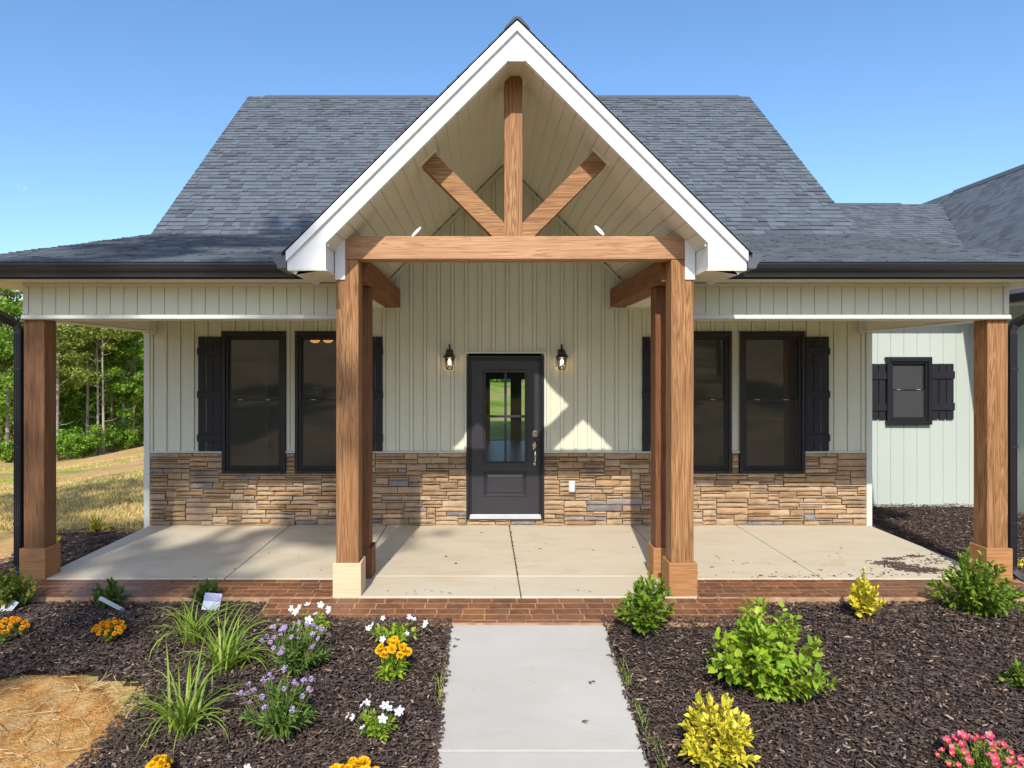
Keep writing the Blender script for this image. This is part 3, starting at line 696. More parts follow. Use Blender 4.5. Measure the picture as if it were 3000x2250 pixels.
def shutter(x0, x1, z0, z1, y, nb, label, n=3, bh=.092):
    g = group('shutter', label); gap = .011; w = (x1-x0-gap*(n-1))/n
    for k in range(n): sub(MB().chbox(x0+k*(w+gap), x0+k*(w+gap)+w, y-.034, y-.014, z0+random.uniform(0,.004), z1-random.uniform(0,.004), .003), 'slat', M['black_wood'], g)
    for z in nb:
        sub(MB().chbox(x0-.008, x1+.008, y-.054, y-.0345, z-bh/2, z+bh/2, .003), 'batten', M['black_wood'], g)
    for z in nb[:2]:
        for k in (0, n-1): sub(MB().lathe([(.004,0),(.004,-.003)], x0+k*(w+gap)+w*.45, y-.0345, z-bh/2-.02, 6, 'y'), 'screw', M['nickel'], g)
nbz = (2.335, 1.755, 1.175)
shutter(-3.815, -3.502, .995, 2.53, YW, nbz, 'black batten shutter at the far left of the porch wall')
shutter(-1.655, -1.345, .995, 2.53, YW, nbz, 'black batten shutter behind the left porch posts')
shutter(2.137, 2.45, .995, 2.53, YW, nbz, 'black batten shutter behind the right porch posts')
shutter(4.322, 4.635, .995, 2.53, YW, nbz, 'black batten shutter at the right of the porch wall')

# front door
dg = group('front_door', 'charcoal half-glazed front door with four panes')
yd = YW-.05
sub(MB().chbox(DX0-.03, DX0-.0005, yd+.004, yd+.06, .99, DZ1+.03, .003).chbox(DX1+.0005, DX1+.03, yd+.004, yd+.06, .99, DZ1+.03, .003).chbox(DX0-.03, DX1+.03, yd+.004, yd+.06, DZ1+.0305, DZ1+.055, .003), 'casing_trim', M['trim'], dg)
sub(MB().chbox(DX0, DX0+.036, yd-.012, yd+.14, .09, DZ1, .005).chbox(DX1-.036, DX1, yd-.012, yd+.14, .09, DZ1, .005).chbox(DX0+.036, DX1-.036, yd-.012, yd+.14, DZ1-.036, DZ1, .005), 'casing', M['black_vinyl'], dg)
sub(MB().chbox(DX0+.0365, DX0+.066, yd+.012, yd+.14, .15, DZ1-.0365, .004).chbox(DX1-.066, DX1-.0365, yd+.012, yd+.14, .15, DZ1-.0365, .004).chbox(DX0+.066, DX1-.066, yd+.012, yd+.14, DZ1-.066, DZ1-.0365, .004), 'jamb', M['black_vinyl'], dg)
sub(MB().chbox(DX0+.04, DX1-.04, yd-.03, yd+.16, .095, .128, .005).box(DX0+.045, DX1-.045, yd+.02, yd+.16, .1285, .15), 'threshold', M['alu'], dg)
sx0, sx1, sz0, sz1 = DX0+.067, DX1-.067, .16, DZ1-.067; ys = yd+.03
gx0, gx1, gz0, gz1 = .032, .562, .854, 2.053
px0, px1, pz0, pz1 = .01, .585, .385, .72
leaf = MB().box(sx0, gx0-.03, ys, ys+.045, sz0, sz1).box(gx1+.03, sx1, ys, ys+.045, sz0, sz1).box(gx0-.03, gx1+.03, ys, ys+.045, gz1+.03, sz1).box(gx0-.03, gx1+.03, ys, ys+.045, pz1, gz0-.03)
leaf.box(gx0-.03, gx1+.03, ys, ys+.045, sz0, pz0); leaf.box(gx0-.03, px0, ys, ys+.045, pz0, pz1).box(px1, gx1+.03, ys, ys+.045, pz0, pz1)
sub(leaf, 'leaf', M['door'], dg)
def bevel_frame(mb, x0, x1, z0, z1, w, ya, yb):
    """mitred frame: raised outer lip falling to the inner edge"""
    o = [(x0,z0),(x1,z0),(x1,z1),(x0,z1)]; m_ = [(x0+w*.35,z0+w*.35),(x1-w*.35,z0+w*.35),(x1-w*.35,z1-w*.35),(x0+w*.35,z1-w*.35)]; i = [(x0+w,z0+w),(x1-w,z0+w),(x1-w,z1-w),(x0+w,z1-w)]
    ym = min(ya, yb)-.010
    v = [(p[0],ya,p[1]) for p in o]+[(p[0],ym,p[1]) for p in m_]+[(p[0],yb,p[1]) for p in i]; f = []
    for k in range(4): j = (k+1) % 4; f += [(k,j,4+j,4+k),(4+k,4+j,8+j,8+k)]
    return mb.add(v, f)
sub(bevel_frame(MB(), gx0-.034, gx1+.034, gz0-.034, gz1+.034, .036, ys, ys+.008), 'glazing_bead', M['door'], dg)
sub(bevel_frame(MB(), px0-.005, px1+.005, pz0-.005, pz1+.005, .04, ys, ys+.016), 'panel_moulding', M['door'], dg)
pm = MB(); a, b, c_, d = px0+.033, px1-.033, pz0+.033, pz1-.033; w = .03
v = [(a,ys+.016,c_),(b,ys+.016,c_),(b,ys+.016,d),(a,ys+.016,d),(a+w,ys+.003,c_+w),(b-w,ys+.003,c_+w),(b-w,ys+.003,d-w),(a+w,ys+.003,d-w)]
pm.add(v, [(0,1,5,4),(1,2,6,5),(2,3,7,6),(3,0,4,7),(4,5,6,7)]); sub(pm, 'panel', M['door'], dg)
xm, zm = (1481-CU)*9.52/F, HC-(1220-CV)*9.52/F
sub(MB().chbox(xm-.016, xm+.016, ys-.004, ys+.03, gz0, gz1, .006), 'muntin', M['door'], dg)
for a, b in ((gx0, xm-.0165), (xm+.0165, gx1)): sub(MB().chbox(a, b, ys-.003, ys+.03, zm-.016, zm+.016, .006), 'muntin', M['door'], dg)
for a, b in ((gx0, xm-.016), (xm+.016, gx1)):
    for c_, d in ((gz0, zm-.016), (zm+.016, gz1)): sub(MB().box(a, b, ys+.016, ys+.02, c_, d), 'pane', M['glass'], dg)
xh = (1568-CU)*9.46/F
def hex_plate(mb, cx, cz, w, h, y0, y1):
    p = [(cx-w*.55,cz-h*.5),(cx+w*.55,cz-h*.5),(cx+w*.5*1.9,cz-h*.28),(cx+w*.9,cz+h*.28),(cx+w*.5,cz+h*.5),(cx-w*.5,cz+h*.5),(cx-w*.9,cz+h*.28),(cx-w*.95,cz-h*.28)]
    return mb.prism(p, 'y', y0, y1)
hb = MB(); hex_plate(hb, xh, 1.232, .036, .088, ys-.012, ys); hb.lathe([(.026,0),(.024,-.012),(.014,-.02),(.012,-.028)], xh, ys-.012, 1.232, 14, 'y'); sub(hb, 'deadbolt', M['nickel'], dg)
hh = MB(); hex_plate(hh, xh, 1.075, .036, .125, ys-.012, ys); hh.lathe([(.02,0),(.018,-.012),(.008,-.02)], xh, ys-.012, 1.10, 12, 'y')
hh.tube([(xh,ys-.012,1.03),(xh,ys-.045,1.02),(xh,ys-.058,.985),(xh,ys-.06,.93),(xh,ys-.055,.88),(xh,ys-.04,.85),(xh,ys-.008,.84)], [.011,.012,.013,.014,.012,.010,.011], 10); hex_plate(hh, xh, .835, .026, .06, ys-.01, ys)
hh.box(xh-.012, xh+.012, ys-.045, ys-.02, 1.015, 1.03)
sub(hh, 'handle', M['nickel'], dg, True)

# posts with boxed bases
def post(xc, y0, z1, m, mb_, label, w=.208, bw_=.262, bh=.304, zb=-.02):
    o = part(MB().chbox(xc-w/2, xc+w/2, y0, y0+w, zb, z1, .006), 'post', m); o['label'] = label
    e_ = (bw_-w)/2; ya, yb = y0-e_, y0+w+e_; t = .024
    b = MB(); b.chbox(xc-bw_/2, xc+bw_/2, ya, ya+t, zb, bh, .004).chbox(xc-bw_/2, xc+bw_/2, yb-t, yb, zb, bh, .004).chbox(xc-bw_/2, xc-bw_/2+t, ya+t, yb-t, zb, bh, .004).chbox(xc+bw_/2-t, xc+bw_/2, ya+t, yb-t, zb, bh, .004)
    sub(b, 'base', mb_, o)
YG = 6.585; YO = 7.125
post(-1.258, YG, 3.115, M['wood_z'], M['wood_raw'], 'stained timber post under the left end of the gable beam, pale unstained base')
post(1.851, YG, 3.115, M['wood_z'], M['wood_base'], 'stained timber post under the right end of the gable beam')
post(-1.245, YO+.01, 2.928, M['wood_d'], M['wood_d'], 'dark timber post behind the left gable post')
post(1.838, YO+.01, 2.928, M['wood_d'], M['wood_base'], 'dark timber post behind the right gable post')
post(-4.508, YO, 2.60, M['wood_d2'] if 'wood_d2' in M else wood('stained_wood_corner', (0.29,0.148,0.068), (0.205,0.096,0.043), (0.10,0.045,0.02), 2), M['wood_base'], 'timber post at the left porch corner')
post(5.168, YO, 2.60, M['wood_z'], M['wood_base'], 'timber post at the right porch corner')

# gable frame timbers
o = part(MB().chbox(-1.275, 1.870, YG-.002, YG+.20, 3.118, 3.333, .006), 'gable_beam', M['wood_x']); o['label'] = 'stained cross beam of the gable truss'
KX = .283; YK = YG+.02
part(MB().prism([(KX-.083,3.334),(KX+.083,3.334),(KX+.083,4.79),(KX+.045,4.835),(KX-.045,4.835),(KX-.083,4.79)], 'y', YK, YK+.165), 'king_post', M['wood_z'])
def strut(sg):
    d = Vector((sg*.7071, .7071)); n_ = Vector((.7071*-sg, .7071)) ; w = .083
    # lower end rests in the corner of king post and beam, upper end square against the soffit
    q0 = Vector((KX+sg*.20, 3.46)); L = 1.0
    pts = []
    ax = lambda t, k: (q0.x + d.x*t + n_.x*k, q0.y + d.y*t + n_.y*k)
    # length so that the top meets the soffit plane
    zc = 4.87
    t = (zc - abs(q0.x-C0) - q0.y)/(2*.7071) - .012
    poly = [ax(t, w), ax(t, -w)]
    # lower side runs to the beam top, upper side to the king post face
    xb_, zb_ = ax(0, -w); k = (zb_-3.335)/.7071; p1 = (xb_-d.x*k, 3.335)
    xt_, zt_ = ax(0, w); xk = KX+sg*.084; k = (xt_-xk)/d.x; p2 = (xk, zt_-.7071*k)
    poly += [p1, (xk, 3.335), p2]
    m = wood('stained_wood_strut', WA, WB, WD, 0)
    part(MB().prism(poly, 'y', YK+.004, YK+.161), 'strut', m)
    ex = [ax(t+.001, w+.03), ax(t+.001, -w-.03), ax(t+.02, -w-.03), ax(t+.02, w+.03)]
    part(MB().prism(ex, 'y', YK-.025, YK+.19), 'strut_trim', M['soffit'])
strut(-1); strut(1)
part(MB().prism([(KX-.115,4.745),(KX-.085,4.745),(KX-.085,4.792),(KX-.046,4.838),(KX+.046,4.838),(KX+.085,4.792),(KX+.085,4.745),(KX+.115,4.745),(KX+.115,4.80),(KX+.055,4.856),(KX-.055,4.856),(KX-.115,4.80)], 'y', YK-.03, YK+.195), 'king_post_trim', M['soffit'])
for sg, xa in ((-1, -1.315), (1, 1.705)):
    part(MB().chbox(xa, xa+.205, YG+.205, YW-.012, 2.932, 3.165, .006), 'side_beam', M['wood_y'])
    x_in = xa+.205 if sg < 0 else xa
    part(MB().chbox(min(x_in, x_in-sg*.022)-.0, max(x_in, x_in-sg*.022), YW-.03, YW-.0135, 2.90, 3.18, .003) if True else MB(), 'beam_collar', M['trim'])
# white eave blocks beside the beam ends
part(MB().chbox(-1.372, -1.2765, YG-.016, YG+.2, 2.926, 3.30, .004), 'beam_cap', M['white'])
part(MB().chbox(1.8715, 1.967, YG-.016, YG+.2, 2.926, 3.30, .004), 'beam_cap', M['white'])

# gable rake boards, returns, ceiling
YR = 6.22; HW = 2.012; ZP = 5.143; ZBOT = 2.971
for sg in (-1, 1):
    X = lambda d: C0 + sg*d
    low = 4.88
    part(MB().prism([(X(0),ZP-.002),(X(HW),ZP-HW-.002),(X(HW),ZBOT),(X(low-ZBOT),ZBOT),(X(0),low)], 'y', YR, YR+.028), 'rake_board', M['white'])
    part(MB().prism([(X(0),ZP),(X(HW+.004),ZP-HW-.004),(X(HW+.004),ZP-HW-.088),(X(0),ZP-.085)], 'y', YR-.032, YR-.0005), 'rake_crown', M['white'])
    part(MB().prism([(X(low-ZBOT)-sg*.001,ZBOT+.0005),(X(1.675),ZBOT+.0005),(X(1.675),low-1.675)], 'y', YR+.001, YR+.0275), 'return_face', M['white'])
    part(MB().prism([(X(1.98),ZBOT+.003),(X(1.6765),ZBOT+.003),(X(1.6765),low-1.68),(X(1.95),low-1.95)], 'y', YR+.0285, 7.09), 'eave_return', M['white'])
    part(MB().box(min(X(2.01),X(1.66)), max(X(2.01),X(1.66)), YR+.0005, 7.09, ZBOT-.008, ZBOT-.0005), 'return_soffit', M['soffit'])
    part(MB().chbox(min(X(1.655),X(1.6755)), max(X(1.655),X(1.6755)), YR+.03, YG-.02, low-1.70, low-1.665, .003), 'return_trim', M['trim'])
part(MB().prism([(C0-.07,4.80),(C0+.07,4.80),(C0+.07,4.812),(C0,4.882),(C0-.07,4.812)], 'y', YR+.003, YR+.0265), 'apex_filler', M['white'])
# vault boards
vault = group('porch_ceiling', 'cream V-groove vaulted porch ceiling')
pw = .136; dxp = pw*.7071
def vboard(pwid, length, y0=0):
    c = .010; t = .014
    poly = [(.0008,t),(.0008,c*.9),(c*.8,0),(pwid-c*.8,0),(pwid-.0008,c*.9),(pwid-.0008,t)]
    return MB().prism([(p[0], p[1]) for p in poly], 'y', y0, y0+length).mesh('board')
vb = vboard(pw, YW-.002-(YR+.029)); vb.materials.append(M['soffit'])
for sg in (-1, 1):
    for k in range(17):
        d0 = .042 + k*dxp
        o = bpy.data.objects.new('ceiling_board', vb); COL.objects.link(o); o.parent = vault
        # local x runs down the slope, local z is the upper side
        ex = Vector((sg*.7071, 0, -.7071)); ez = Vector((sg*.7071, 0, .7071)); ey = ez.cross(ex)
        R = Matrix((ex, ey, ez)).transposed().to_4x4()
        if ey.y < 0:
            R = Matrix((ex, -ey, ez)).transposed().to_4x4()
        o.matrix_basis = Matrix.Translation((C0+sg*d0, YR+.029, 4.87-d0)) @ R
sub(MB().box(C0-.05, C0+.05, YR+.029, YW-.002, 4.826, 4.84), 'ceiling_board', M['soffit'], vault)
for sg in (-1, 1):
    p0 = (C0, 4.83); L = 1.66
    part(MB().prism([(C0+sg*.0,4.835),(C0+sg*L,4.875-L-.04),(C0+sg*L,4.83-L-.04),(C0+sg*.0,4.785)], 'y', YW-.035, YW-.0145), 'ceiling_trim', M['trim'])
# porch ceiling either side of the gable, soffits
part(MB().box(-4.4, -1.32, 7.32, YW-.002, 2.921, 2.935), 'flat_ceiling', M['soffit']); part(MB().box(1.915, 5.06, 7.32, YW-.002, 2.921, 2.935), 'flat_ceiling', M['soffit'])
part(MB().chbox(-1.34,-1.088,YW-.03,YW-.0135,2.895,2.921,.003).chbox(1.683,1.95,YW-.03,YW-.0135,2.895,2.921,.003).chbox(-4.4,-1.342,YW-.03,YW-.0135,2.895,2.9205,.003).chbox(1.952,5.06,YW-.03,YW-.0135,2.895,2.9205,.003), 'ceiling_trim', M['trim'])
# front beams clad in V-groove boards
frieze = group('porch_beam', 'sage V-groove clad porch beam under the eaves')
for a, b in ((-4.60, -1.36), (1.955, 5.26)):
    sub(MB().box(a+.01, b-.01, 7.112, 7.315, 2.612, 2.955), 'beam_core', M['siding'], frieze)
    part(MB().chbox(a-.004, b+.004, 7.090, 7.33, 2.594, 2.611, .003), 'beam_underside', M['trim'])
    part(MB().prism([(7.076,2.598),(7.071,2.604),(7.083,2.640),(7.0965,2.644),(7.0965,2.598)], 'x', a-.006, b+.006), 'beam_sill', M['trim'])
    part(MB().chbox(a, b, 7.082, 7.0965, 2.925, 2.956, .003), 'beam_head_trim', M['trim'])
fb = MB().prism([(.0008,.012),(.0008,.009),(.006,0),(.130,0),(.1352,.009),(.1352,.012)], 'z', 2.612, 2.955).mesh('board'); fb.materials.append(M['siding'])
def frieze_run(a, b, sgn=1):
    x = a
    while x + .07 < b:
        o = bpy.data.objects.new('siding_board', fb); COL.objects.link(o); o.parent = frieze; o.location = (x, 7.1, 0)
        w = min(.136, b-x); o.scale = (w/.136, 1, 1); x += .136
frieze_run(-4.545, -1.36); frieze_run(1.955, 5.20)
for a, b in ((-4.60,-4.547), (5.207,5.26)): part(MB().chbox(a, b, 7.094, 7.112, 2.645, 2.924, .003), 'beam_corner', M['trim'])
for (a, b, fx) in ((-4.60,-4.41,-4.41), (5.07,5.26,5.07)):
    sub(MB().box(a+.012, b-.012, 7.33, YW-.03, 2.61, 2.93), 'beam_core', M['siding'], frieze)
    part(MB().chbox(a, b, 7.331, YW-.03, 2.594, 2.6095, .003), 'beam_underside', M['trim'])
    y = 7.34
    while y < YW-.17:
        if fx < 0: mbx = MB().prism([(-4.4215,y+.001),(-4.414,y+.001),(-4.41,y+.007),(-4.41,y+.129),(-4.414,y+.135),(-4.4215,y+.135)], 'z', 2.612, 2.92)
        else: mbx = MB().prism([(5.0815,y+.001),(5.074,y+.001),(5.07,y+.007),(5.07,y+.129),(5.074,y+.135),(5.0815,y+.135)], 'z', 2.612, 2.92)
        sub(mbx, 'siding_board', M['soffit'], frieze); y += .136
    part(MB().chbox(-4.44 if fx < 0 else 5.04, -4.38 if fx < 0 else 5.10, YW-.05, YW-.0136, 2.57, 2.92, .003), 'beam_end_trim', M['trim'])
    part(MB().box(a, a+.011, 7.33, YW-.03, 2.61, 2.95).box(b-.0, b+.0005, 7.33, YW, 2.9, 2.91), 'beam_cladding', M['siding']) if fx < 0 else None
eave = group('eave_soffit', 'cream soffit boards under the porch eaves')
sb = MB().prism([(.0008,.010),(.0008,.006),(.006,0),(.130,0),(.1352,.006),(.1352,.010)], 'y', 6.78, 7.0895).mesh('board'); sb.materials.append(M['soffit'])
for a, b in ((-5.08, -1.70), (2.30, 5.74)):
    x = a
    while x + .07 < b:
        o = bpy.data.objects.new('soffit_board', sb); COL.objects.link(o); o.parent = eave; o.location = (x, 0, 2.958); x += .136
    sub(MB().box(a, b, 6.795, 7.4, 2.9685, 2.98), 'soffit_backing', M['dark'], eave)
for a, b in ((-5.08,-4.605), (5.265,5.74)): sub(MB().box(a, b, 7.092, 10.6, 2.958, 2.9675), 'soffit_board', M['soffit'], eave)

# ---- roofs
roof = group('roof', 'blue-grey asphalt shingle roof')
SHV = [shingle_mat('asphalt_shingle_tone', c, c, c, c) for c in ((0.150,0.178,0.208), (0.122,0.146,0.172), (0.088,0.100,0.122), (0.138,0.162,0.19), (0.105,0.122,0.147))]
cnt_single = [0]
SH = {}
def shingle_box(w, l, h):
    return None
def roof_plane(name, O, S, T, slen, tlen, cull, singles=0, exp=.128, thick=.012, parent=roof, seed=1):
    """O lower corner, S unit vector up the slope, T unit vector along the eave; real butt edges on every shingle"""
    r = random.Random(seed); O, S, T = Vector(O), Vector(S).normalized(), Vector(T).normalized(); N = T.cross(S)
    if N.z < 0: N = -N
    rows = int(slen/exp)+1; VV = []; FF = []; n1 = 0
    for i in range(rows):
        s0 = i*exp; s1 = min(slen, s0+exp+.012); t = -r.random()*.3
        if s1 - s0 < .02: continue
        while t < tlen:
            w = r.choice((.08,.11,.14,.17,.2,.26)); a, b = max(0,t), min(tlen,t+w); t += w
            if b-a < .02: continue
            c = O + S*(s0+exp*.5) + T*((a+b)/2)
            if cull and cull(c): continue
            up = r.choice((0, 0, thick*.5)); j = r.uniform(-.004,.004)
            lo, hi = thick+up, .003+up*.6
            q = [O+S*(s0+j)+T*(a+.001)+N*lo, O+S*(s0+j)+T*(b-.001)+N*lo, O+S*s1+T*(b-.001)+N*hi, O+S*s1+T*(a+.001)+N*hi,
                 O+S*(s0+j)+T*(a+.001), O+S*(s0+j)+T*(b-.001), O+S*s1+T*(b-.001), O+S*s1+T*(a+.001)]
            f = [(0,1,2,3),(4,5,1,0),(5,6,2,1),(7,4,0,3)]
            if n1 < singles and i < 9:
                uu = CU + F*c.x/c.y; vv_ = CV - F*(c.z-HC)/c.y
                if 0 < uu < 3000 and vv_ > 0:
                    o = sub(MB().add(q, f), 'shingle', SHV[r.randrange(5)], parent); n1 += 1; continue
            n = len(VV); VV += [tuple(p) for p in q]; FF += [tuple(k+n for k in g) for g in f]
    me = npmesh(name, np.array(VV), [np.array(FF)]); me.polygons.foreach_set('use_smooth', [False]*len(me.polygons))
    o = obj(name, me, M['shingle'], parent); o['kind'] = 'stuff'; return o
def quad_slab(pts, N, t):
    N = Vector(N).normalized()*t; p = [Vector(q) for q in pts]; n = len(p)
    v = p + [q-N for q in p]; f = [tuple(range(n)), tuple(range(2*n-1,n-1,-1))]+[(i,i+n,(i+1)%n+n,(i+1)%n) for i in range(n)]
    return MB().add(v, f)
RX0, RX1 = -5.05, 5.73
ZE = 3.11; YE = 6.70; YB = 10.8; ZBk = ZE + .25*(YB-YE); YRG = 15.3; ZRG = ZBk + .85*(YRG-YB)
gz = lambda c: ZP+.022 - abs(c.x-C0)                       # top of the gable roof
nP = Vector((0,-.25,1)); nM = Vector((0,-.85,1)); nMb = Vector((0,.85,1))
dl = lambda Y: 2.055 - .25*(Y-YE)
part(quad_slab([(RX0,YE,ZE),(C0-dl(YE)+.02,YE,ZE),(C0-dl(YB)+.02,YB,ZBk),(RX0,YB,ZBk)], nP, .03), 'roof_deck', M['shingle'])
part(quad_slab([(C0+dl(YE)-.02,YE,ZE),(RX1,YE,ZE),(RX1,YB,ZBk),(C0+dl(YB)-.02,YB,ZBk)], nP, .03), 'roof_deck', M['shingle'])
part(quad_slab([(RX0,YB,ZBk-.002),(RX1,YB,ZBk-.002),(RX1,YRG,ZRG),(RX0,YRG,ZRG)], nM, .03), 'roof_deck', M['shingle'])
part(quad_slab([(RX0,2*YRG-YB+1.2,ZBk-1.0),(RX0,YRG,ZRG),(RX1,YRG,ZRG),(RX1,2*YRG-YB+1.2,ZBk-1.0)], nMb, .03), 'roof_deck', M['shingle'])
cg = lambda c: c.z < gz(c)-.10 and c.y < 13.2
sm = Vector((0,YRG-YB,ZRG-ZBk)); sp_ = Vector((0,YB-YE,ZBk-ZE))
roof_plane('shingles', (RX0,YB,ZBk), sm, (1,0,0), sm.length, RX1-RX0, cg, 300, thick=.017, seed=3)
roof_plane('shingles', (RX0,YE-.012,ZE), sp_, (1,0,0), sp_.length+.02, RX1-RX0, cg, 0, seed=4)
part(MB().prism([(YRG-.13,ZRG-.075),(YRG,ZRG+.028),(YRG+.13,ZRG-.075),(YRG+.13,ZRG-.09),(YRG,ZRG+.008),(YRG-.13,ZRG-.09)], 'x', RX0+.35, RX1-.22), 'ridge_cap', M['shingle'])
# rake edges of the main roof
for xe in (RX0-.012, RX1):
    part(quad_slab([(xe,YB,ZBk-.004),(xe+.012,YB,ZBk-.004),(xe+.012,YRG,ZRG-.004),(xe,YRG,ZRG-.004)], nM, .05), 'drip_edge', M['black'])
    part(quad_slab([(xe,YE,ZE-.004),(xe+.012,YE,ZE-.004),(xe+.012,YB,ZBk-.004),(xe,YB,ZBk-.004)], nP, .13), 'side_fascia', M['black'])
# gable end walls of the attic, closing the roof
part(MB().prism([(9.7,3.001),(20.4,3.001),(20.4,3.6),(YRG,ZRG-.35),(YB,ZBk-.2),(9.6,3.5)], 'x', XL, XL+.05), 'attic_wall', M['siding'])
part(MB().prism([(9.7,3.001),(20.4,3.001),(20.4,3.6),(YRG,ZRG-.35),(YB,ZBk-.2),(9.6,3.5)], 'x', XR-.05, XR), 'attic_wall', M['siding'])
# gable roof
YGB = 12.2
for sg in (-1, 1):
    n_ = Vector((sg,0,1)); L_ = HW+.03
    part(quad_slab([(C0,YR-.03,ZP+.012),(C0+sg*L_,YR-.03,ZP+.012-L_),(C0+sg*L_,6.72,ZP+.012-L_),(C0,YGB,ZP+.012)] if sg > 0 else [(C0,YR-.03,ZP+.012),(C0,YGB,ZP+.012),(C0+sg*L_,6.72,ZP+.012-L_),(C0+sg*L_,YR-.03,ZP+.012-L_)], n_, .008), 'roof_deck', M['black'])
    Sg = Vector((-sg,0,1)).normalized()
    roof_plane('shingles', (C0+sg*(L_+.012),YR-.045,ZP+.012-L_-.012), Sg, (0,1,0), L_*1.4142+.01, 6.0, lambda c: c.z < ZBk+.85*(c.y-YB)-.05 and c.y > 10.8 or (c.z < ZE+.25*(c.y-YE)-.05 and c.y > 6.7 and c.y < 10.9), 0, thick=.008, seed=20+sg)
    part(quad_slab([(C0,YR-.028,ZP+.003),(C0+sg*(HW+.01),YR-.028,ZP+.003-HW-.01),(C0+sg*(HW+.01),YR-.021,ZP+.003-HW-.01),(C0,YR-.021,ZP+.003)], n_, .012), 'drip_edge', M['black'])
part(MB().prism([(C0-.11,ZP-.075),(C0-.025,ZP+.022),(C0+.025,ZP+.022),(C0+.11,ZP-.075),(C0+.11,ZP-.09),(C0,ZP+.008),(C0-.11,ZP-.09)], 'y', YR-.05, YGB+.2), 'ridge_cap', M['shingle'])

# gutters
def gutter_prof(y, z, s=-1): return [(y,z-.125),(y+s*.078,z-.125),(y+s*.080,z-.105),(y+s*.086,z-.088),(y+s*.104,z-.066),(y+s*.116,z-.045),(y+s*.122,z-.02),(y+s*.127,z-.018),(y+s*.127,z),(y+s*.112,z),(y+s*.112,z-.03),(y+s*.012,z-.03),(y+s*.012,z+.004),(y,z+.004)]
YF = 6.77; ZG = 3.095
for a, b in ((-5.16, C0-HW+.02), (C0+HW-.02, 5.84)):
    part(MB().prism(gutter_prof(YF, ZG), 'x', a, b), 'gutter', M['black'])
    part(MB().box(a+.05, b, YF+.0005, YF+.02, 2.958, 3.10), 'fascia', M['black'])
    part(MB().chbox(a+.05, b-.02, YF-.014, YF-.0003, 2.956, 2.9685, .002), 'fascia_lip', M['black'])
gut_e = flat('gutter_end', (0.11,0.11,0.125), None, 0.3, 0.5)
for sg in (-1, 1):
    xf = C0+sg*(HW+.006); p = [(q[0], q[1]) for q in gutter_prof(0, 3.105, sg)]
    part(MB().prism([(xf+a, b) for a, b in p], 'y', YR+.005, 6.7), 'gutter', M['black'])
    part(MB().prism([(xf+sg*.002,2.982),(xf+sg*.078,2.982),(xf+sg*.09,3.02),(xf+sg*.118,3.05),(xf+sg*.128,3.107),(xf+sg*.002,3.107)], 'y', YR-.004, YR+.004), 'gutter_end', gut_e)
# downspouts
def downspout(x, sg, label):
    y = YO+.02
    pts = [(x+sg*.34, 6.66, 2.985),(x+sg*.34,6.67,2.93),(x+sg*.29,6.74,2.86),(x+sg*.12,7.02,2.64),(x+sg*.03,y-.01,2.55),(x,y,2.48)]
    o = part(MB().tube(pts, 1, 4, rect=(.062,.078)), 'downspout', M['black']); o['label'] = label
    pipe = MB()
    for (a, b) in ((-.03,-.022),(-.012,-.002),(.008,.018),(.024,.031)): pipe.box(x+a, x+b, y-.044, y-.0395, .12, 2.45)
    pipe.chbox(x-.033, x+.033, y-.039, y+.039, .1, 2.5, .006); sub(pipe, 'pipe', M['black'], o)
    sub(MB().tube([(x,y,.13),(x+sg*.01,y-.01,.07),(x+sg*.07,y-.05,.02),(x+sg*.16,y-.10,-.02)], 1, 4, rect=(.064,.08)), 'elbow', M['black'], o)
    for z in (2.1, 1.32, .55): sub(MB().box(x-.036, x+.036, y-.046, y+.04, z-.012, z+.012), 'strap', M['black'], o)
downspout(-4.665, -1, 'black downspout beside the left corner post'); downspout(5.315, 1, 'black downspout beside the right corner post')

# ---- right wing
YWG = 11.2; WX = 8.0
wingw = part(MB().box(5.18, WX, YWG+.012, YWG+.12, -.3, 3.22), 'wing_wall', M['wing']); wingw['label'] = 'pale green wing wall with a small shuttered window'
WW = ((2000+1310/2.212-CU)*YWG/F, (2000+1600/2.212-CU)*YWG/F, HC-(1000+538/2.212-CV)*YWG/F, HC-(1000+108/2.212-CV)*YWG/F)
def vg(x0, x1, z0, z1, y): return MB().prism([(x0+.0006,y+.011),(x0+.0006,y+.007),(x0+.005,y),(x1-.005,y),(x1-.0006,y+.007),(x1-.0006,y+.011)], 'z', z0, z1)
x = 5.19
while x < WX-.02:
    b = min(WX, x+.207)
    sub(vg(x, b, -.12, 3.2, YWG), 'siding_board', M['wing'], wingw); x += .207
wl2 = part(MB().box(WX+.012, WX+.12, 8.3, YWG, -.3, 3.22), 'wing_wall', M['wing'])
y = 8.3
while y < YWG-.03:
    b = min(YWG-.005, y+.207)
    sub(MB().prism([(WX+.011,y+.0006),(WX+.007,y+.0006),(WX,y+.005),(WX,b-.005),(WX+.007,b-.0006),(WX+.011,b-.0006)], 'z', -.12, 3.2), 'siding_board', M['wing'], wl2); y += .207
part(MB().box(WX+.12, 12.2, 8.3, 8.42, -.3, 3.2).prism([(8.0,3.2),(12.2,3.2),(10.1,5.6)], 'y', 8.3, 8.42), 'wing_wall', M['wing'])
part(MB().box(5.2, WX, YWG-.018, YWG-.001, -.14, -.055), 'skirt_trim', M['trim'])
window(*WW, YWG-.022, 'small dark window with pale screen on the wing wall', M['screen_pale'], .06)
shutter(WW[0]-.335, WW[0]-.006, WW[2]+.08, WW[3]-.09, YWG, ((HC-(1000+222/2.212-CV)*YWG/F), (HC-(1000+425/2.212-CV)*YWG/F)), 'black shutter partly hidden by the house corner', bh=.118)
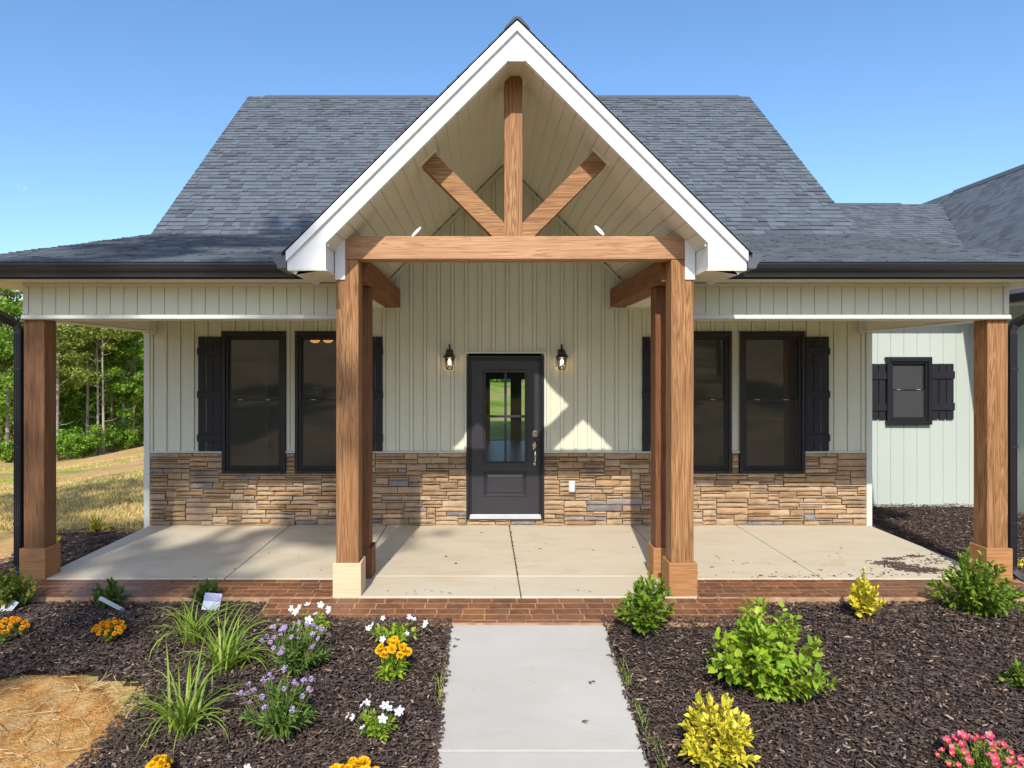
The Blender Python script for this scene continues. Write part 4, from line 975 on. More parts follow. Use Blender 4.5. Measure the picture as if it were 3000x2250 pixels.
shutter(WW[1]+.012, WW[1]+.36, WW[2]+.08, WW[3]-.09, YWG, ((HC-(1000+218/2.212-CV)*YWG/F), (HC-(1000+422/2.212-CV)*YWG/F)), 'black shutter right of the small wing window', bh=.118)
E1Y, E1Z, S1 = 10.78, 3.24, .53; R1Z = E1Z + S1*(YRG-E1Y); X2 = 9.86; S2 = 1.1; XE2 = 7.62; ZE2 = R1Z + S2*(XE2-X2); XR2 = 10.08; ZR2 = R1Z + S2*(XR2-X2)
n1 = Vector((0,-S1,1)); n2 = Vector((-S2,0,1))
z1f = lambda c: E1Z+S1*(c.y-E1Y); z2f = lambda c: R1Z+S2*(c.x-X2)
part(quad_slab([(5.15,E1Y,E1Z),(WX+.2,E1Y,E1Z),(X2,YRG,R1Z),(5.15,YRG,R1Z)], n1, .03), 'roof_deck', M['shingle'])
part(quad_slab([(5.15,YRG,R1Z),(10,YRG,R1Z),(10,20,R1Z-2.4),(5.15,20,R1Z-2.4)], Vector((0,S1,1)), .03), 'roof_deck', M['shingle'])
part(quad_slab([(XE2,8.0,ZE2),(XR2,8.0,ZR2),(XR2,20,ZR2),(XE2,20,ZE2)], n2, .03), 'roof_deck', M['shingle'])
part(quad_slab([(XR2,8.0,ZR2),(XR2+2.5,8.0,ZE2),(XR2+2.5,20,ZE2),(XR2,20,ZR2)], Vector((S2,0,1)), .03), 'roof_deck', M['shingle'])
s1v = Vector((0,YRG-E1Y,R1Z-E1Z)); s2v = Vector((XR2-XE2,0,ZR2-ZE2))
roof_plane('shingles', (5.16,E1Y-.01,E1Z), s1v, (1,0,0), s1v.length, 4.7, lambda c: c.z < z2f(c)-.03, 0, seed=8)
roof_plane('shingles', (XE2-.01,8.0,ZE2), s2v, (0,1,0), s2v.length, 9.0, lambda c: c.z < z1f(c)-.03 and c.y < YRG, 0, thick=.004, seed=9)
part(MB().prism([(YRG-.12,R1Z-.05),(YRG,R1Z+.03),(YRG+.12,R1Z-.05),(YRG+.12,R1Z-.065),(YRG-.12,R1Z-.065)], 'x', 5.3, 9.0), 'ridge_cap', M['shingle'])
part(MB().prism([(XR2-.1,ZR2-.08),(XR2,ZR2+.035),(XR2+.1,ZR2-.08),(XR2,ZR2-.06)], 'y', 8.0, 15.2), 'ridge_cap', M['shingle'])
part(MB().prism(gutter_prof(XE2+.03, ZE2+.0), 'y', 8.0, 10.75) if False else MB().prism([(XE2-.09,ZE2-.12),(XE2-.02,ZE2-.12),(XE2+.02,ZE2-.01),(XE2-.115,ZE2-.01)], 'y', 8.0, E1Y-.05), 'gutter', M['black'])
part(MB().box(XE2+.0, WX+.1, 8.0, E1Y+.3, ZE2-.135, ZE2-.12), 'wing_soffit', M['soffit'])
part(MB().box(5.2, WX, E1Y, YWG+.05, ZE2-.134, ZE2-.121), 'wing_soffit', M['soffit'])
part(MB().box(5.2, XE2-.12, E1Y-.11, E1Y-.005, E1Z-.14, E1Z-.02), 'gutter', M['black'])

# ------------------------------------------------------------------ fixtures
def lantern(u, label):
    x = (u-CU)*9.45/F; y = YW-.075; zt = HC-(1010-CV)*9.4/F; zb = HC-(1082-CV)*9.4/F
    L = empty('wall_lantern', (x, YW, (zt+zb)/2)); tag(L, label, 'lantern', 'lanterns beside the front door')
    def c(mb, n, m, s=False): return child(mb, n, m, L, s)
    c(MB().chbox(x-.062, x+.062, YW-.028, YW-.0002, zb+.04, zt-.045, .008), 'mounting_block', M['trim'])
    c(MB().chbox(x-.048, x+.048, YW-.044, YW-.0285, zb+.06, zt-.06, .006), 'back_plate', M['bronze'])
    c(MB().tube([(x,YW-.044,zt-.075),(x,YW-.06,zt-.02),(x,y-.015,zt-.008),(x,y-.03,zt-.03),(x,y-.03,zt-.085)], [.010,.011,.011,.009,.008], 8).lathe([(.004,0),(.013,.008),(.012,.022),(.003,.03)], x, y-.01, zt-.02, 10), 'arm', M['bronze'], True)
    yc = y-.03; z1 = zt-.085; z2 = zt-.16; z3 = zb
    cap = MB(); w = lambda r, z: [(x-r,yc-r,z),(x+r,yc-r,z),(x+r,yc+r,z),(x-r,yc+r,z)]
    rings = [(.024,z1+.004),(.042,z1-.004),(.046,z1-.02),(.052,z1-.04),(.066,z1-.062),(.080,z2),(.080,z2-.008),(.06,z2-.012)]
    vv = [p for r, z in rings for p in w(r, z)]; ff = [(0,1,2,3)]
    for k in range(len(rings)-1):
        for q in range(4): ff.append((k*4+q, k*4+(q+1)%4, (k+1)*4+(q+1)%4, (k+1)*4+q))
    ff.append(tuple(len(vv)-4+q for q in range(4)))
    c(cap.add(vv, ff), 'cap', M['bronze'])
    rt, rbm = .058, .038; zt_ = z2-.012; fr = MB()
    cs = [(-1,-1),(1,-1),(1,1),(-1,1)]
    for (a, b) in cs: fr.tube([(x+a*rt,yc+b*rt,zt_),(x+a*rbm,yc+b*rbm,z3)], .0048, 6)
    for k in range(4):
        (a, b), (d, e_) = cs[k], cs[(k+1)%4]
        fr.tube([(x+a*rt,yc+b*rt,zt_),(x+d*rbm,yc+e_*rbm,z3)], .0035, 5); fr.tube([(x+d*rt,yc+e_*rt,zt_),(x+a*rbm,yc+b*rbm,z3)], .0035, 5)
        fr.tube([(x+a*rbm,yc+b*rbm,z3),(x+d*rbm,yc+e_*rbm,z3)], .0055, 6)
    fr.box(x-rbm, x+rbm, yc-rbm, yc+rbm, z3-.004, z3+.002)
    c(fr, 'frame', M['bronze'])
    gp = MB()
    for k in range(4):
        (a, b), (d, e_) = cs[k], cs[(k+1)%4]; s_ = .95
        gp.add([(x+a*rt*s_,yc+b*rt*s_,zt_),(x+d*rt*s_,yc+e_*rt*s_,zt_),(x+d*rbm*s_,yc+e_*rbm*s_,z3+.004),(x+a*rbm*s_,yc+b*rbm*s_,z3+.004)], [(0,1,2,3)])
    c(gp, 'glass', M['glass_lamp'])
    c(MB().lathe([(.004,.04),(.010,.03),(.017,.005),(.019,-.012),(.014,-.03),(.004,-.038)], x, yc, (zt_+z3)/2+.02, 12), 'bulb', M['bulb'], True)
lantern(1317, 'lit bronze lantern on the wall left of the front door'); lantern(1646, 'lit bronze lantern on the wall right of the front door')
def downlight(u, v, sg, label):
    # ceiling plane z = 4.87 - |x - C0|
    a = (u-CU)/F; b = -(v-CV)/F
    D = (4.87 - HC + sg*C0)/(b + sg*a); p = Vector((a*D, D, HC+b*D)); n_ = Vector((-sg*.7071, 0, -.7071))
    R = n_.to_track_quat('Z','Y').to_matrix().to_4x4()
    o = empty('recessed_light', p); o.matrix_basis = Matrix.Translation(p) @ R; tag(o, label, 'downlight', 'recessed lights in the porch vault')
    MB().lathe([(.085,-.004),(.098,.0),(.098,.008),(.080,.010)], 0, 0, 0, 28).build('trim_ring', M['plastic'], o)
    MB().lathe([(.079,.002),(.079,.0112),(.02,.0112)], 0, 0, 0, 28).build('lens', M['led'], o)
downlight(1218, 677, -1, 'round white downlight in the left slope of the vault'); downlight(1758, 673, 1, 'round white downlight in the right slope of the vault')
ob = empty('outlet_cover', (1.187, YW-.05, .525)); tag(ob, 'small clear weatherproof outlet cover on the stone right of the door', 'outlet')
child(MB().chbox(1.145,1.23,YW-.075,YW-.045,.45,.605,.006), 'box', M['plastic'], ob)
child(MB().chbox(1.15,1.225,YW-.105,YW-.0755,.455,.60,.012), 'cover', flat('frosted_cover', (.62,.64,.66), None, .25, .5), ob)
child(MB().chbox(1.165,1.21,YW-.109,YW-.1052,.54,.575,.003).chbox(1.165,1.21,YW-.109,YW-.1052,.48,.515,.003), 'socket', M['plastic'], ob)
db = tag(MB().chbox(.948,.972,YW-.032,YW-.014,1.29,1.36,.004).build('doorbell', M['plastic']), 'slim white doorbell button on the siding right of the door', 'doorbell')
cl = empty('ceiling_lamp', P(942, 985, 12.0)); tag(cl, 'lit ceiling lamp glowing behind the window left of the porch posts', 'lamp')
for dx in (-.11, .11):
    p = P(942, 996, 12.0); child(MB().lathe([(.03,.05),(.06,.04),(.085,0),(.075,-.03),(.03,-.05)], p.x+dx, p.y, p.z, 14), 'shade', M['shade'], cl, True)
p = P(942, 985, 12.0); child(MB().box(p.x-.22,p.x+.22,p.y-.01,p.y+.01,p.z+.02,p.z+.04).tube([(p.x,p.y,p.z+.03),(p.x,p.y,2.76)], .012, 6), 'stem', M['bronze'], cl)

# ------------------------------------------------------------------ plants
def leaves_mesh(name, C, Dv, Nv, L, W, fold=.18):
    """leaf blades: points C, direction Dv, normal Nv, length L, width W"""
    Dv = Dv/np.linalg.norm(Dv,axis=1,keepdims=True); Sv = np.cross(Nv, Dv); Sv = Sv/np.maximum(1e-6,np.linalg.norm(Sv,axis=1,keepdims=True)); Nn = np.cross(Dv, Sv)
    T = np.array([(0,0,0),(.3,.46,.10),(.68,.40,.09),(1,0,-.10),(.68,-.40,.09),(.3,-.46,.10),(.32,0,0),(.68,0,-.0)]) 
    T[:,2] = T[:,2]*fold/.18
    L = L[:,None,None]; W = W[:,None,None]
    V = C[:,None] + Dv[:,None]*T[None,:,0:1]*L + Sv[:,None]*T[None,:,1:2]*W + Nn[:,None]*T[None,:,2:3]*L
    k = (np.arange(len(C))*8)[:,None,None]
    t3 = np.array([(0,1,6),(0,6,5),(2,3,7),(7,3,4)]); t4 = np.array([(1,2,7,6),(5,6,7,4)])
    return npmesh(name, V.reshape(-1,3), [(k+t3[None]).reshape(-1,3), (k+t4[None]).reshape(-1,4)])
def shrub(name, p, W, H, n, per, L, Wd, m, label, cat='shrub', seed=1, upright=.5, group_=None, start=.25, sm='twig', ell=1.0, low=.15, shapef=None):
    r = np.random.RandomState(seed); root = empty(name, p); tag(root, label, cat, group_)
    st = MB(); C = []; D = []; N = []; Ls = []
    for k in range(n):
        ph = r.rand()*2*np.pi; q = math.sqrt(r.rand()); top = H*(low + (1-low)*(1-.75*q*q))*(.72+.4*r.rand())
        if shapef: q, top = shapef(k, q, top, r)
        e_ = np.array([math.cos(ph)*q*W, math.sin(ph)*q*W*ell, top]); b = np.array([.10*W*r.randn()*.6, .10*W*r.randn()*.6, -.01])
        mid = b*.4 + e_*.6*np.array([.75,.75,1.0])*np.array([1,1,.9]); pts = []
        for t in np.linspace(0,1,6): pts.append((1-t)**2*b + 2*t*(1-t)*mid*1.05 + t*t*e_)
        st.tube([tuple(v) for v in pts], [.0055*(1-.75*t)*min(1.4,H/.4+.3) for t in np.linspace(0,1,6)], 5)
        for j in range(per):
            t = start + (1-start)*(j+r.rand()*.6)/per; t = min(t,1); i = min(4,int(t*5)); f = t*5-i; c = pts[i]*(1-f)+pts[i+1]*f; tg = pts[i+1]-pts[i]; tg = tg/np.linalg.norm(tg)
            a = j*2.4 + r.rand(); ref = np.array([.3,.2,1.0]); s1 = np.cross(tg, ref); s1 /= np.linalg.norm(s1)+1e-9; s2 = np.cross(tg, s1)
            out = s1*math.cos(a) + s2*math.sin(a); d = out*(1-.35*t) + tg*upright*(.5+t) + .25*r.randn(3)
            nn = np.array([0,0,1.0]) + .55*r.randn(3) + .3*tg
            C.append(c); D.append(d); N.append(nn); Ls.append(L*(.65+.6*r.rand())*(1.0-.35*max(0,t-.8)/.2))
    C, D, N, Ls = np.array(C), np.array(D), np.array(N), np.array(Ls)
    st.build('stems', M[sm], root)
    obj('foliage', leaves_mesh('foliage', C, D, N, Ls, Ls*Wd/L), M[m], root)
    return root
def sz(px, p): return px*p.y/F
def place(u, v): return G(u, v)
# right bed
p = G(1897, 1858); shrub('green_shrub', p, .26, .50, 40, 26, .07, .034, 'lf_green', 'glossy green shrub at the brick edge right of the walkway', seed=2, upright=.8)
p = G(2250, 2040); shrub('lime_shrub', p, .44, .66, 62, 24, .082, .048, 'lf_lime', 'large lime-green shrub in the right bed, biggest of all', seed=3, upright=.45, start=.12)
p = G(2100, 2262); shrub('golden_shrub', p, .24, .47, 36, 26, .068, .040, 'lf_gold', 'golden yellow shrub at the bottom edge right of the walkway', seed=4, upright=.8)
p = G(2540, 1822); shrub('golden_shrub', p, .15, .42, 24, 26, .058, .036, 'lf_gold', 'small upright yellow-green shrub before the porch between two larger shrubs', seed=5, upright=.9)
p = G(2855, 1800); shrub('green_shrub', p, .36, .54, 62, 28, .066, .031, 'lf_green', 'rounded green shrub in front of the right corner post', seed=6, upright=.7, start=.15)
p = G(3020, 2030); shrub('green_shrub', p, .18, .24, 18, 16, .055, .028, 'lf_green', 'low green shrub cut by the right picture edge', seed=7)
p = G(3010, 1668); shrub('golden_shrub', p, .12, .14, 10, 12, .045, .026, 'lf_gold', 'tiny yellow shrub beside the right downspout', seed=8)
# left bed
p = G(35, 1782); shrub('mixed_shrub', p, .22, .36, 32, 24, .062, .032, 'lf_azalea', 'green shrub with orange leaves in front of the left downspout', seed=9)
p = G(322, 1782); shrub('dark_shrub', p, .17, .27, 22, 20, .055, .024, 'lf_dark', 'small dark green shrub with a tag leaning on it', seed=10, upright=.9, start=.1)
p = G(605, 1770); shrub('dark_shrub', p, .16, .23, 18, 18, .05, .022, 'lf_dark', 'small dark shrub behind a picture tag by the brick path', seed=11, upright=.9)
pz = Vector(((287-CU)*9.3/F, 9.3, float(base_z(-5.0, 9.3)))); shrub('golden_shrub', pz, .13, .27, 14, 16, .045, .024, 'lf_gold', 'small yellow shrub in the mulch at the left house corner', seed=12, upright=.9)
pz = Vector(((150-CU)*8.6/F, 8.6, float(base_z(-5.2, 8.6)))); shrub('golden_shrub', pz, .12, .2, 12, 14, .045, .024, 'lf_gold', 'small yellow shrub mostly hidden behind the left corner post', seed=13, upright=.9)

def clump(p, n, L, label, seed, wid=.0165):
    r = np.random.RandomState(seed); root = empty('daylily', p); tag(root, label, 'daylily', 'arching strap-leaf clumps in the left bed')
    V = []; Fq = []; segs = 9
    for k in range(n):
        ph = r.rand()*2*np.pi; lean = .1+1.25*r.rand()**.75; ln = L*(.55+.55*r.rand()); w = wid*(.6+.6*r.rand()); droop = 1.0+1.9*lean*(.3+.7*r.rand())
        d = np.array([math.cos(ph), math.sin(ph), 0]); s = np.array([-d[1], d[0], 0]); pos = np.array([.035*r.randn(), .035*r.randn(), -.01]); ang = math.pi/2 - lean*.55
        tw = r.randn()*.3
        b0 = len(V)
        for j in range(segs+1):
            t = j/segs; ww = w*(1-t**2.2)*(.55+.45*min(1,t*5)); sl = s*math.cos(tw*t) + np.array([0,0,1])*math.sin(tw*t)
            up = np.array([0,0,1])
            V += [pos - sl*ww*.5, pos + up*(-.15*ww)+d*0, pos + sl*ww*.5]
            pos = pos + (d*math.cos(ang) + up*math.sin(ang))*ln/segs; ang -= droop*1.15/segs*(.35+1.3*t)
        for j in range(segs):
            q = b0+j*3; Fq += [(q,q+1,q+4,q+3),(q+1,q+2,q+5,q+4)]
    obj('blades', npmesh('blades', np.array(V), [np.array(Fq)]), M['blade'], root, True); return root
clump(G(568,1880), 55, .60, 'farthest of three arching grass-like clumps, nearest the brick path', 41)
clump(G(655,1968), 80, .66, 'middle one of three arching grass-like clumps left of purple flowers', 42)
clump(G(535,2149), 76, .68, 'nearest of three arching grass-like clumps, beside the clay patch', 43)

# flower heads
def petal_flower(name, n, r0, wid, lift, layers, mat_, cup=.0, centre=None):
    V = []; Fq = []; mats = []
    for l in range(layers):
        for k in range(n):
            a = 2*math.pi*(k + .5*l)/n; d = np.array([math.cos(a), math.sin(a), 0]); s = np.array([-d[1], d[0], 0]); rr = r0*(1-.22*l); z = l*lift
            b = len(V)
            V += [d*rr*.05+[0,0,z], d*rr*.55+s*rr*wid+[0,0,z+cup*rr*.5], d*rr+s*rr*wid*.55+[0,0,z+cup*rr], d*rr-s*rr*wid*.55+[0,0,z+cup*rr], d*rr*.55-s*rr*wid+[0,0,z+cup*rr*.5]]
            Fq.append((b,b+1,b+2,b+3,b+4))
    me = npmesh(name, np.array(V), [np.array(Fq)]); me.materials.append(M[mat_])
    if centre:
        pass
    return me
def pompom(name, R, mat_, seed):
    r = np.random.RandomState(seed); n = 60; C = []; D = []
    for k in range(n):
        z = 1-(k+.5)/n*1.15; a = k*2.4; q = math.sqrt(max(0,1-z*z)); d = np.array([math.cos(a)*q, math.sin(a)*q, max(-.1,z)*.75]); C.append(d*R*.35); D.append(d)
    C, D = np.array(C), np.array(D); N = np.tile([0,0,1.0],(n,1))+.3*r.randn(n,3)
    me = leaves_mesh(name, C, D+.12*r.randn(n,3), N, np.full(n,R*.75), np.full(n,R*.5), .1); me.materials.append(M[mat_]); return me
def cluster(name, R, mat_, seed):
    r = np.random.RandomState(seed); n = 34; C = []; D = []
    for k in range(n):
        a = k*2.4; q = math.sqrt((k+.5)/n); C.append(np.array([math.cos(a)*q*R, math.sin(a)*q*R, R*.5*(1-q*q)])); D.append(np.array([r.randn(), r.randn(), .3*r.randn()+.3]))
    me = leaves_mesh(name, np.array(C), np.array(D), np.tile([0,0,1.0],(n,1))+.4*r.randn(n,3), np.full(n,R*.42), np.full(n,R*.4), .1); me.materials.append(M[mat_]); return me
FLM = {'yellow': [pompom('flower', .030, 'fl_yellow', k) for k in range(3)], 'orange': [pompom('flower', .022, 'fl_orange', k) for k in range(3)],
       'white': [petal_flower('flower', 5, .036, .34, 0, 1, 'fl_white', c) for c in (.1,.35,.6)], 'violet': [cluster('flower', .030, 'fl_violet', k) for k in range(3)],
       'pink': [petal_flower('flower', 5, .024, .46, .0, 1, 'fl_pink', c) for c in (.15,.4,.6)]}
eyem = flat('yellow_eye', (0.8,0.5,0.02), None, .6, .2)
EYE = MB().lathe([(.006,0),(.005,.004),(.001,.006)], 0,0,0, 8).mesh('eye'); EYE.materials.append(eyem)
def heads(root, kind, pts, scale=1.0, seed=1, tilt=.5, stems=True, eye=False):
    r = np.random.RandomState(seed); st = MB()
    for p in pts:
        o = bpy.data.objects.new('flower', FLM[kind][r.randint(3)]); COL.objects.link(o); o.parent = root; o.location = p
        n_ = Vector((tilt*r.randn()*.6, tilt*r.randn()*.6 - tilt*.9, 1.0)).normalized()
        o.rotation_mode = 'QUATERNION'; q = n_.to_track_quat('Z','Y'); o.rotation_quaternion = q; s = scale*(.75+.45*r.rand()); o.scale = (s,s,s)
        if eye:
            e_ = bpy.data.objects.new('eye', EYE); COL.objects.link(e_); e_.parent = o; e_.location = (0,0,.003)
        if stems: st.tube([(p[0]*.25,p[1]*.25,0),(p[0]*.7,p[1]*.7,p[2]*.6),(p[0],p[1],p[2]-.004)], .0022, 4)
    if stems and st.v: st.build('flower_stems', M['stem'], root)
def dome_pts(n, W, H, seed, lo=.75, r0=0):
    r = np.random.RandomState(seed); out = []
    for k in range(n):
        a = k*2.4+r.rand()*.8; q = r0+(1-r0)*math.sqrt((k+.5)/n); out.append((math.cos(a)*q*W, math.sin(a)*q*W, H*(lo+(1-lo)*(1-q*q))*(.9+.2*r.rand())))
    return out
def flowerplant(name, p, label, cat, W, H, kind, nfl, leafm, Lf, Wf, nst, per, seed, fw=1.0, fh=1.05, fs=1.0, lo=.75, tilt=.5, eye=False, grp=None, fpts=None, ell=1.0, low=.15, r0=0):
    root = shrub(name, p, W, H, nst, per, Lf, Wf, leafm, label, cat, seed, .6, grp, .1, 'stem', ell, low)
    heads(root, kind, fpts or dome_pts(nfl, W*fw, H*fh, seed, lo, r0), fs, seed, tilt, True, eye); return root
flowerplant('marigold', G(20,1872), 'orange-yellow marigold cut by the left picture edge', 'marigold', .15, .13, 'orange', 44, 'lf_green', .035, .018, 16, 10, 51, 1.0, 1.2, .85, .6, .7)
flowerplant('marigold', G(322,1878), 'orange-yellow marigold alone in the mulch left of the grass clumps', 'marigold', .13, .13, 'orange', 42, 'lf_green', .035, .018, 16, 10, 52, .95, 1.2, .85, .6, .7)
flowerplant('marigold', G(470,2300), 'yellow marigold at the bottom edge beside the clay patch', 'marigold', .08, .13, 'yellow', 12, 'lf_green', .035, .018, 12, 10, 53, .9, 1.2, 1.0, .6, .6)
flowerplant('coreopsis', G(1152,1985), 'yellow double-flowered coreopsis with lance leaves near the walkway', 'coreopsis', .12, .16, 'yellow', 15, 'lf_lime', .085, .026, 14, 10, 54, .95, 1.65, 1.05, .72, .7)
flowerplant('coreopsis', G(1038,2352), 'yellow coreopsis cut by the bottom edge near the walkway', 'coreopsis', .14, .16, 'yellow', 16, 'lf_lime', .07, .024, 12, 10, 55, 1.0, 1.3, 1.15, .72, .6)
flowerplant('verbena', G(868,1968), 'purple-flowered bush, the upper of two, below white blossoms', 'flowers', .25, .32, 'violet', 34, 'lf_sage', .075, .017, 46, 16, 56, 1.05, 1.12, .62, .7, .5, r0=.25)
flowerplant('verbena', G(815,2150), 'purple-flowered bush, the lower of two, with looser leaves', 'flowers', .24, .33, 'violet', 24, 'lf_sage', .085, .018, 44, 16, 57, 1.1, 1.15, .6, .72, .5, r0=.3)
flowerplant('phlox', G(910,1862), 'white five-petalled flowers above the upper purple bush', 'flowers', .20, .20, 'white', 10, 'lf_lime', .045, .018, 18, 12, 58, .95, 1.3, .82, .7, 1.0, r0=.3)
flowerplant('petunia', G(1160,1872), 'low spreading white-flowered plant against the brick path left of the walkway', 'flowers', .24, .11, 'white', 9, 'lf_lime', .045, .022, 30, 10, 59, 1.1, 1.4, .72, .6, 1.0, ell=.7, low=.4, r0=.55)
flowerplant('petunia', G(1100,2155), 'white star-flowered plant, lowest in the left bed beside the walkway', 'flowers', .16, .18, 'white', 10, 'lf_lime', .042, .020, 18, 12, 60, 1.15, 1.1, .82, .6, 1.0, r0=.3)
flowerplant('petunia', G(716,2318), 'white flower just showing at the bottom edge below the grass clumps', 'flowers', .10, .11, 'white', 7, 'lf_lime', .04, .02, 10, 10, 61, 1.0, 1.0, .7, .7, .8)
flowerplant('calibrachoa', G(2875,2275), 'pink-flowered mound at the bottom right corner', 'flowers', .25, .24, 'pink', 54, 'lf_lime', .038, .014, 44, 14, 62, 1.0, .98, .9, .3, .8, True)
# grass tufts along the walkway edge
for k, (u, v, lab) in enumerate(((1830,1990,'thin weedy grass tuft at the walkway edge level with the lime shrub'),(1880,2120,'thin weedy grass tuft at the walkway edge left of the golden shrub'),(1940,2235,'thin weedy grass tuft at the bottom of the walkway edge'),(1288,2030,'thin weedy grass tuft on the left edge of the walkway'))):
    r = np.random.RandomState(70+k); p = G(u, v); V = []; Fq = []
    for j in range(30):
        b = np.array([.02*r.randn(), .11*r.randn(), .015]); b[2] += .186*b[1]; ph = r.rand()*6.28; d = np.array([math.cos(ph)*.5, math.sin(ph)*.5, 1]); L = .03+.07*r.rand(); s = np.array([.0016,0,0]); n = len(V)
        V += [b-s, b+s, b+d*L*.6+s*.7, b+d*L*np.array([1.3,1.3,.9]), b+d*L*.6-s*.7]; Fq.append((n,n+1,n+2,n+3,n+4))
    o = obj('grass_tuft', npmesh('grass_tuft', np.array(V), [np.array(Fq)]), M['blade']); o.location = p; tag(o, lab, 'grass', kind='stuff')

# plant tags
def tagm_picture():
    m, nt, b = newmat('tag_picture', .35, .4); tc = nt.nodes.new('ShaderNodeTexCoord'); mp = nt.nodes.new('ShaderNodeMapping'); nt.links.new(tc.outputs['Generated'], mp.inputs[0])
    sp_n = nt.nodes.new('ShaderNodeSeparateXYZ'); nt.links.new(mp.outputs[0], sp_n.inputs[0])
    n = noise(nt, mp.outputs[0], 7, 3, .6)
    pic = ramp(nt, n, [(0.35,(0.20,0.20,0.42)),(0.5,(0.30,0.30,0.60)),(0.6,(0.10,0.18,0.08)),(0.75,(0.5,0.5,0.62))])
    msk = mth(nt,'GREATER_THAN', sp_n.outputs[2], .52)
    nt.links.new(mixc(nt, msk, (0.60,0.66,0.70), pic), b.inputs['Base Color']); return m
M['tagpic'] = tagm_picture()
def ptag(p, w, h, rx, ry, rz, m, label):
    o = empty('plant_tag', p); o.rotation_euler = (rx, ry, rz); tag(o, label, 'plant tag')
    MB().chbox(-w/2, w/2, -.0012, .0012, .0, h, .0005).build('card', M[m], o); MB().prism([(-.008,0.0005),(.008,0.0005),(.002,-.09),(-.002,-.09)], 'y', -.001, .001).build('spike', M['tagm'], o)
q = G(618,1792); ptag((q.x, q.y-.02, q.z+.02), .15, .15, -.55, .12, .15, 'tagpic', 'white plant tag with blue flower picture before the dark shrub')
q = G(362,1786); ptag((q.x+.01, q.y-.03, q.z+.005), .035, .24, -.35, -.85, 1.1, 'tagm', 'narrow pale tag leaning on the small dark shrub')
q = G(8,1800); ptag((q.x, q.y, q.z+.01), .11, .13, -.8, .3, -.2, 'tagm', 'pale tag under the shrub at the left picture edge')

# ------------------------------------------------------------------ trees
def cards(C, size, seed, upb=.5):
    r = np.random.RandomState(seed); n = len(C); N = r.randn(n,3); N[:,2] = np.abs(N[:,2])+upb; N /= np.linalg.norm(N,axis=1,keepdims=True)
    A = np.cross(N, r.randn(n,3)); A /= np.linalg.norm(A,axis=1,keepdims=True); B = np.cross(N, A); s = (size*(.6+.8*r.rand(n)))[:,None]
    V = np.stack([C-A*s*.6, C-A*s*.1+B*s*.33+N*s*.1, C+A*s*.6, C-A*s*.05-B*s*.33+N*s*.08], 1).reshape(-1,3)
    k = (np.arange(n)*4)[:,None]; return V, k+np.array([0,1,2,3])
def crown_pts(kind, H, R, n, seed, h0=.3):
    r = np.random.RandomState(seed); pts = []
    if kind == 'pine':
        tiers = 26; w = []
        for k in range(tiers):
            t = h0+(1-h0)*(k+r.rand()*.6)/tiers; rr = R*(1.0-.75*((t-h0)/(1-h0))**1.3)*(.5+.6*r.rand()); a = r.rand()*6.28
            for j in range(3): w.append((math.cos(a+j*2.1+r.rand())*rr*.72, math.sin(a+j*2.1+r.rand())*rr*.72, t*H+.03*H*r.randn(), rr*.42, rr*.20))
    else:
        w = []
        for k in range(46):
            d = r.randn(3); d /= np.linalg.norm(d); q = .45+.5*r.rand(); z = h0*H+(1-h0)*H*(.5+.5*d[2]*q); taper = 1.0
            w.append((d[0]*R*q*taper, d[1]*R*q*taper, z, R*(.20+.16*r.rand()), R*.17))
    w = np.array(w); wt = w[:,3]**1.4; idx = r.choice(len(w), n, p=wt/wt.sum()); g = r.randn(n,3)
    g = g/np.linalg.norm(g,axis=1,keepdims=True)*(r.rand(n)[:,None]**.4)
    return w[idx,:3] + g*np.stack([w[idx,3], w[idx,3], w[idx,4]],1), w
def tree(name, p, kind, H, R, n, size, mleaf, mbark, seed, label, grp, h0=.3, trunk=.16, cat='tree', lean=0.0):
    root = empty(name, p); tag(root, label, cat, grp); r = np.random.RandomState(seed)
    C, w = crown_pts(kind, H, R, n, seed, h0)
    V, Fq = cards(C, np.full(len(C), size), seed)
    obj('crown', npmesh('crown', V, [Fq]), M[mleaf], root)
    tb = MB(); pts = [(lean*t*H+.12*math.sin(t*5+seed)*t, .1*math.sin(t*4+seed*2)*t, t*H*.97-.3) for t in np.linspace(0,1,9)]
    tb.tube(pts, [trunk*(1-.85*t) for t in np.linspace(0,1,9)], 8)
    for k in range(0, len(w), 2 if kind == 'pine' else 3):
        x, y, z, rr, _ = w[k]; zb_ = max(.15*H, z-(.05*H if kind == 'pine' else .18*H)); tb.tube([(lean*zb_,0,zb_),(x*.5+lean*z*.5,y*.5,(zb_+z)/2+.02*H),(x,y,z)], [trunk*.28,trunk*.18,.012], 5)
    for k in range(12):                                  # dead lower limbs
        z = H*r.uniform(.1, max(.15,h0)); a = r.rand()*6.28; L = r.uniform(.4,1.3); tb.tube([(lean*z,0,z),(lean*z+math.cos(a)*L*.6,math.sin(a)*L*.6,z+.1),(lean*z+math.cos(a)*L,math.sin(a)*L,z+.3)], [.03,.02,.006], 4)
    tb.build('trunk', M[mbark], root, True); return root
def tp(u, D):
    X = (u-CU)*D/F; return Vector((X, D, float(base_z(X, D))-.1))
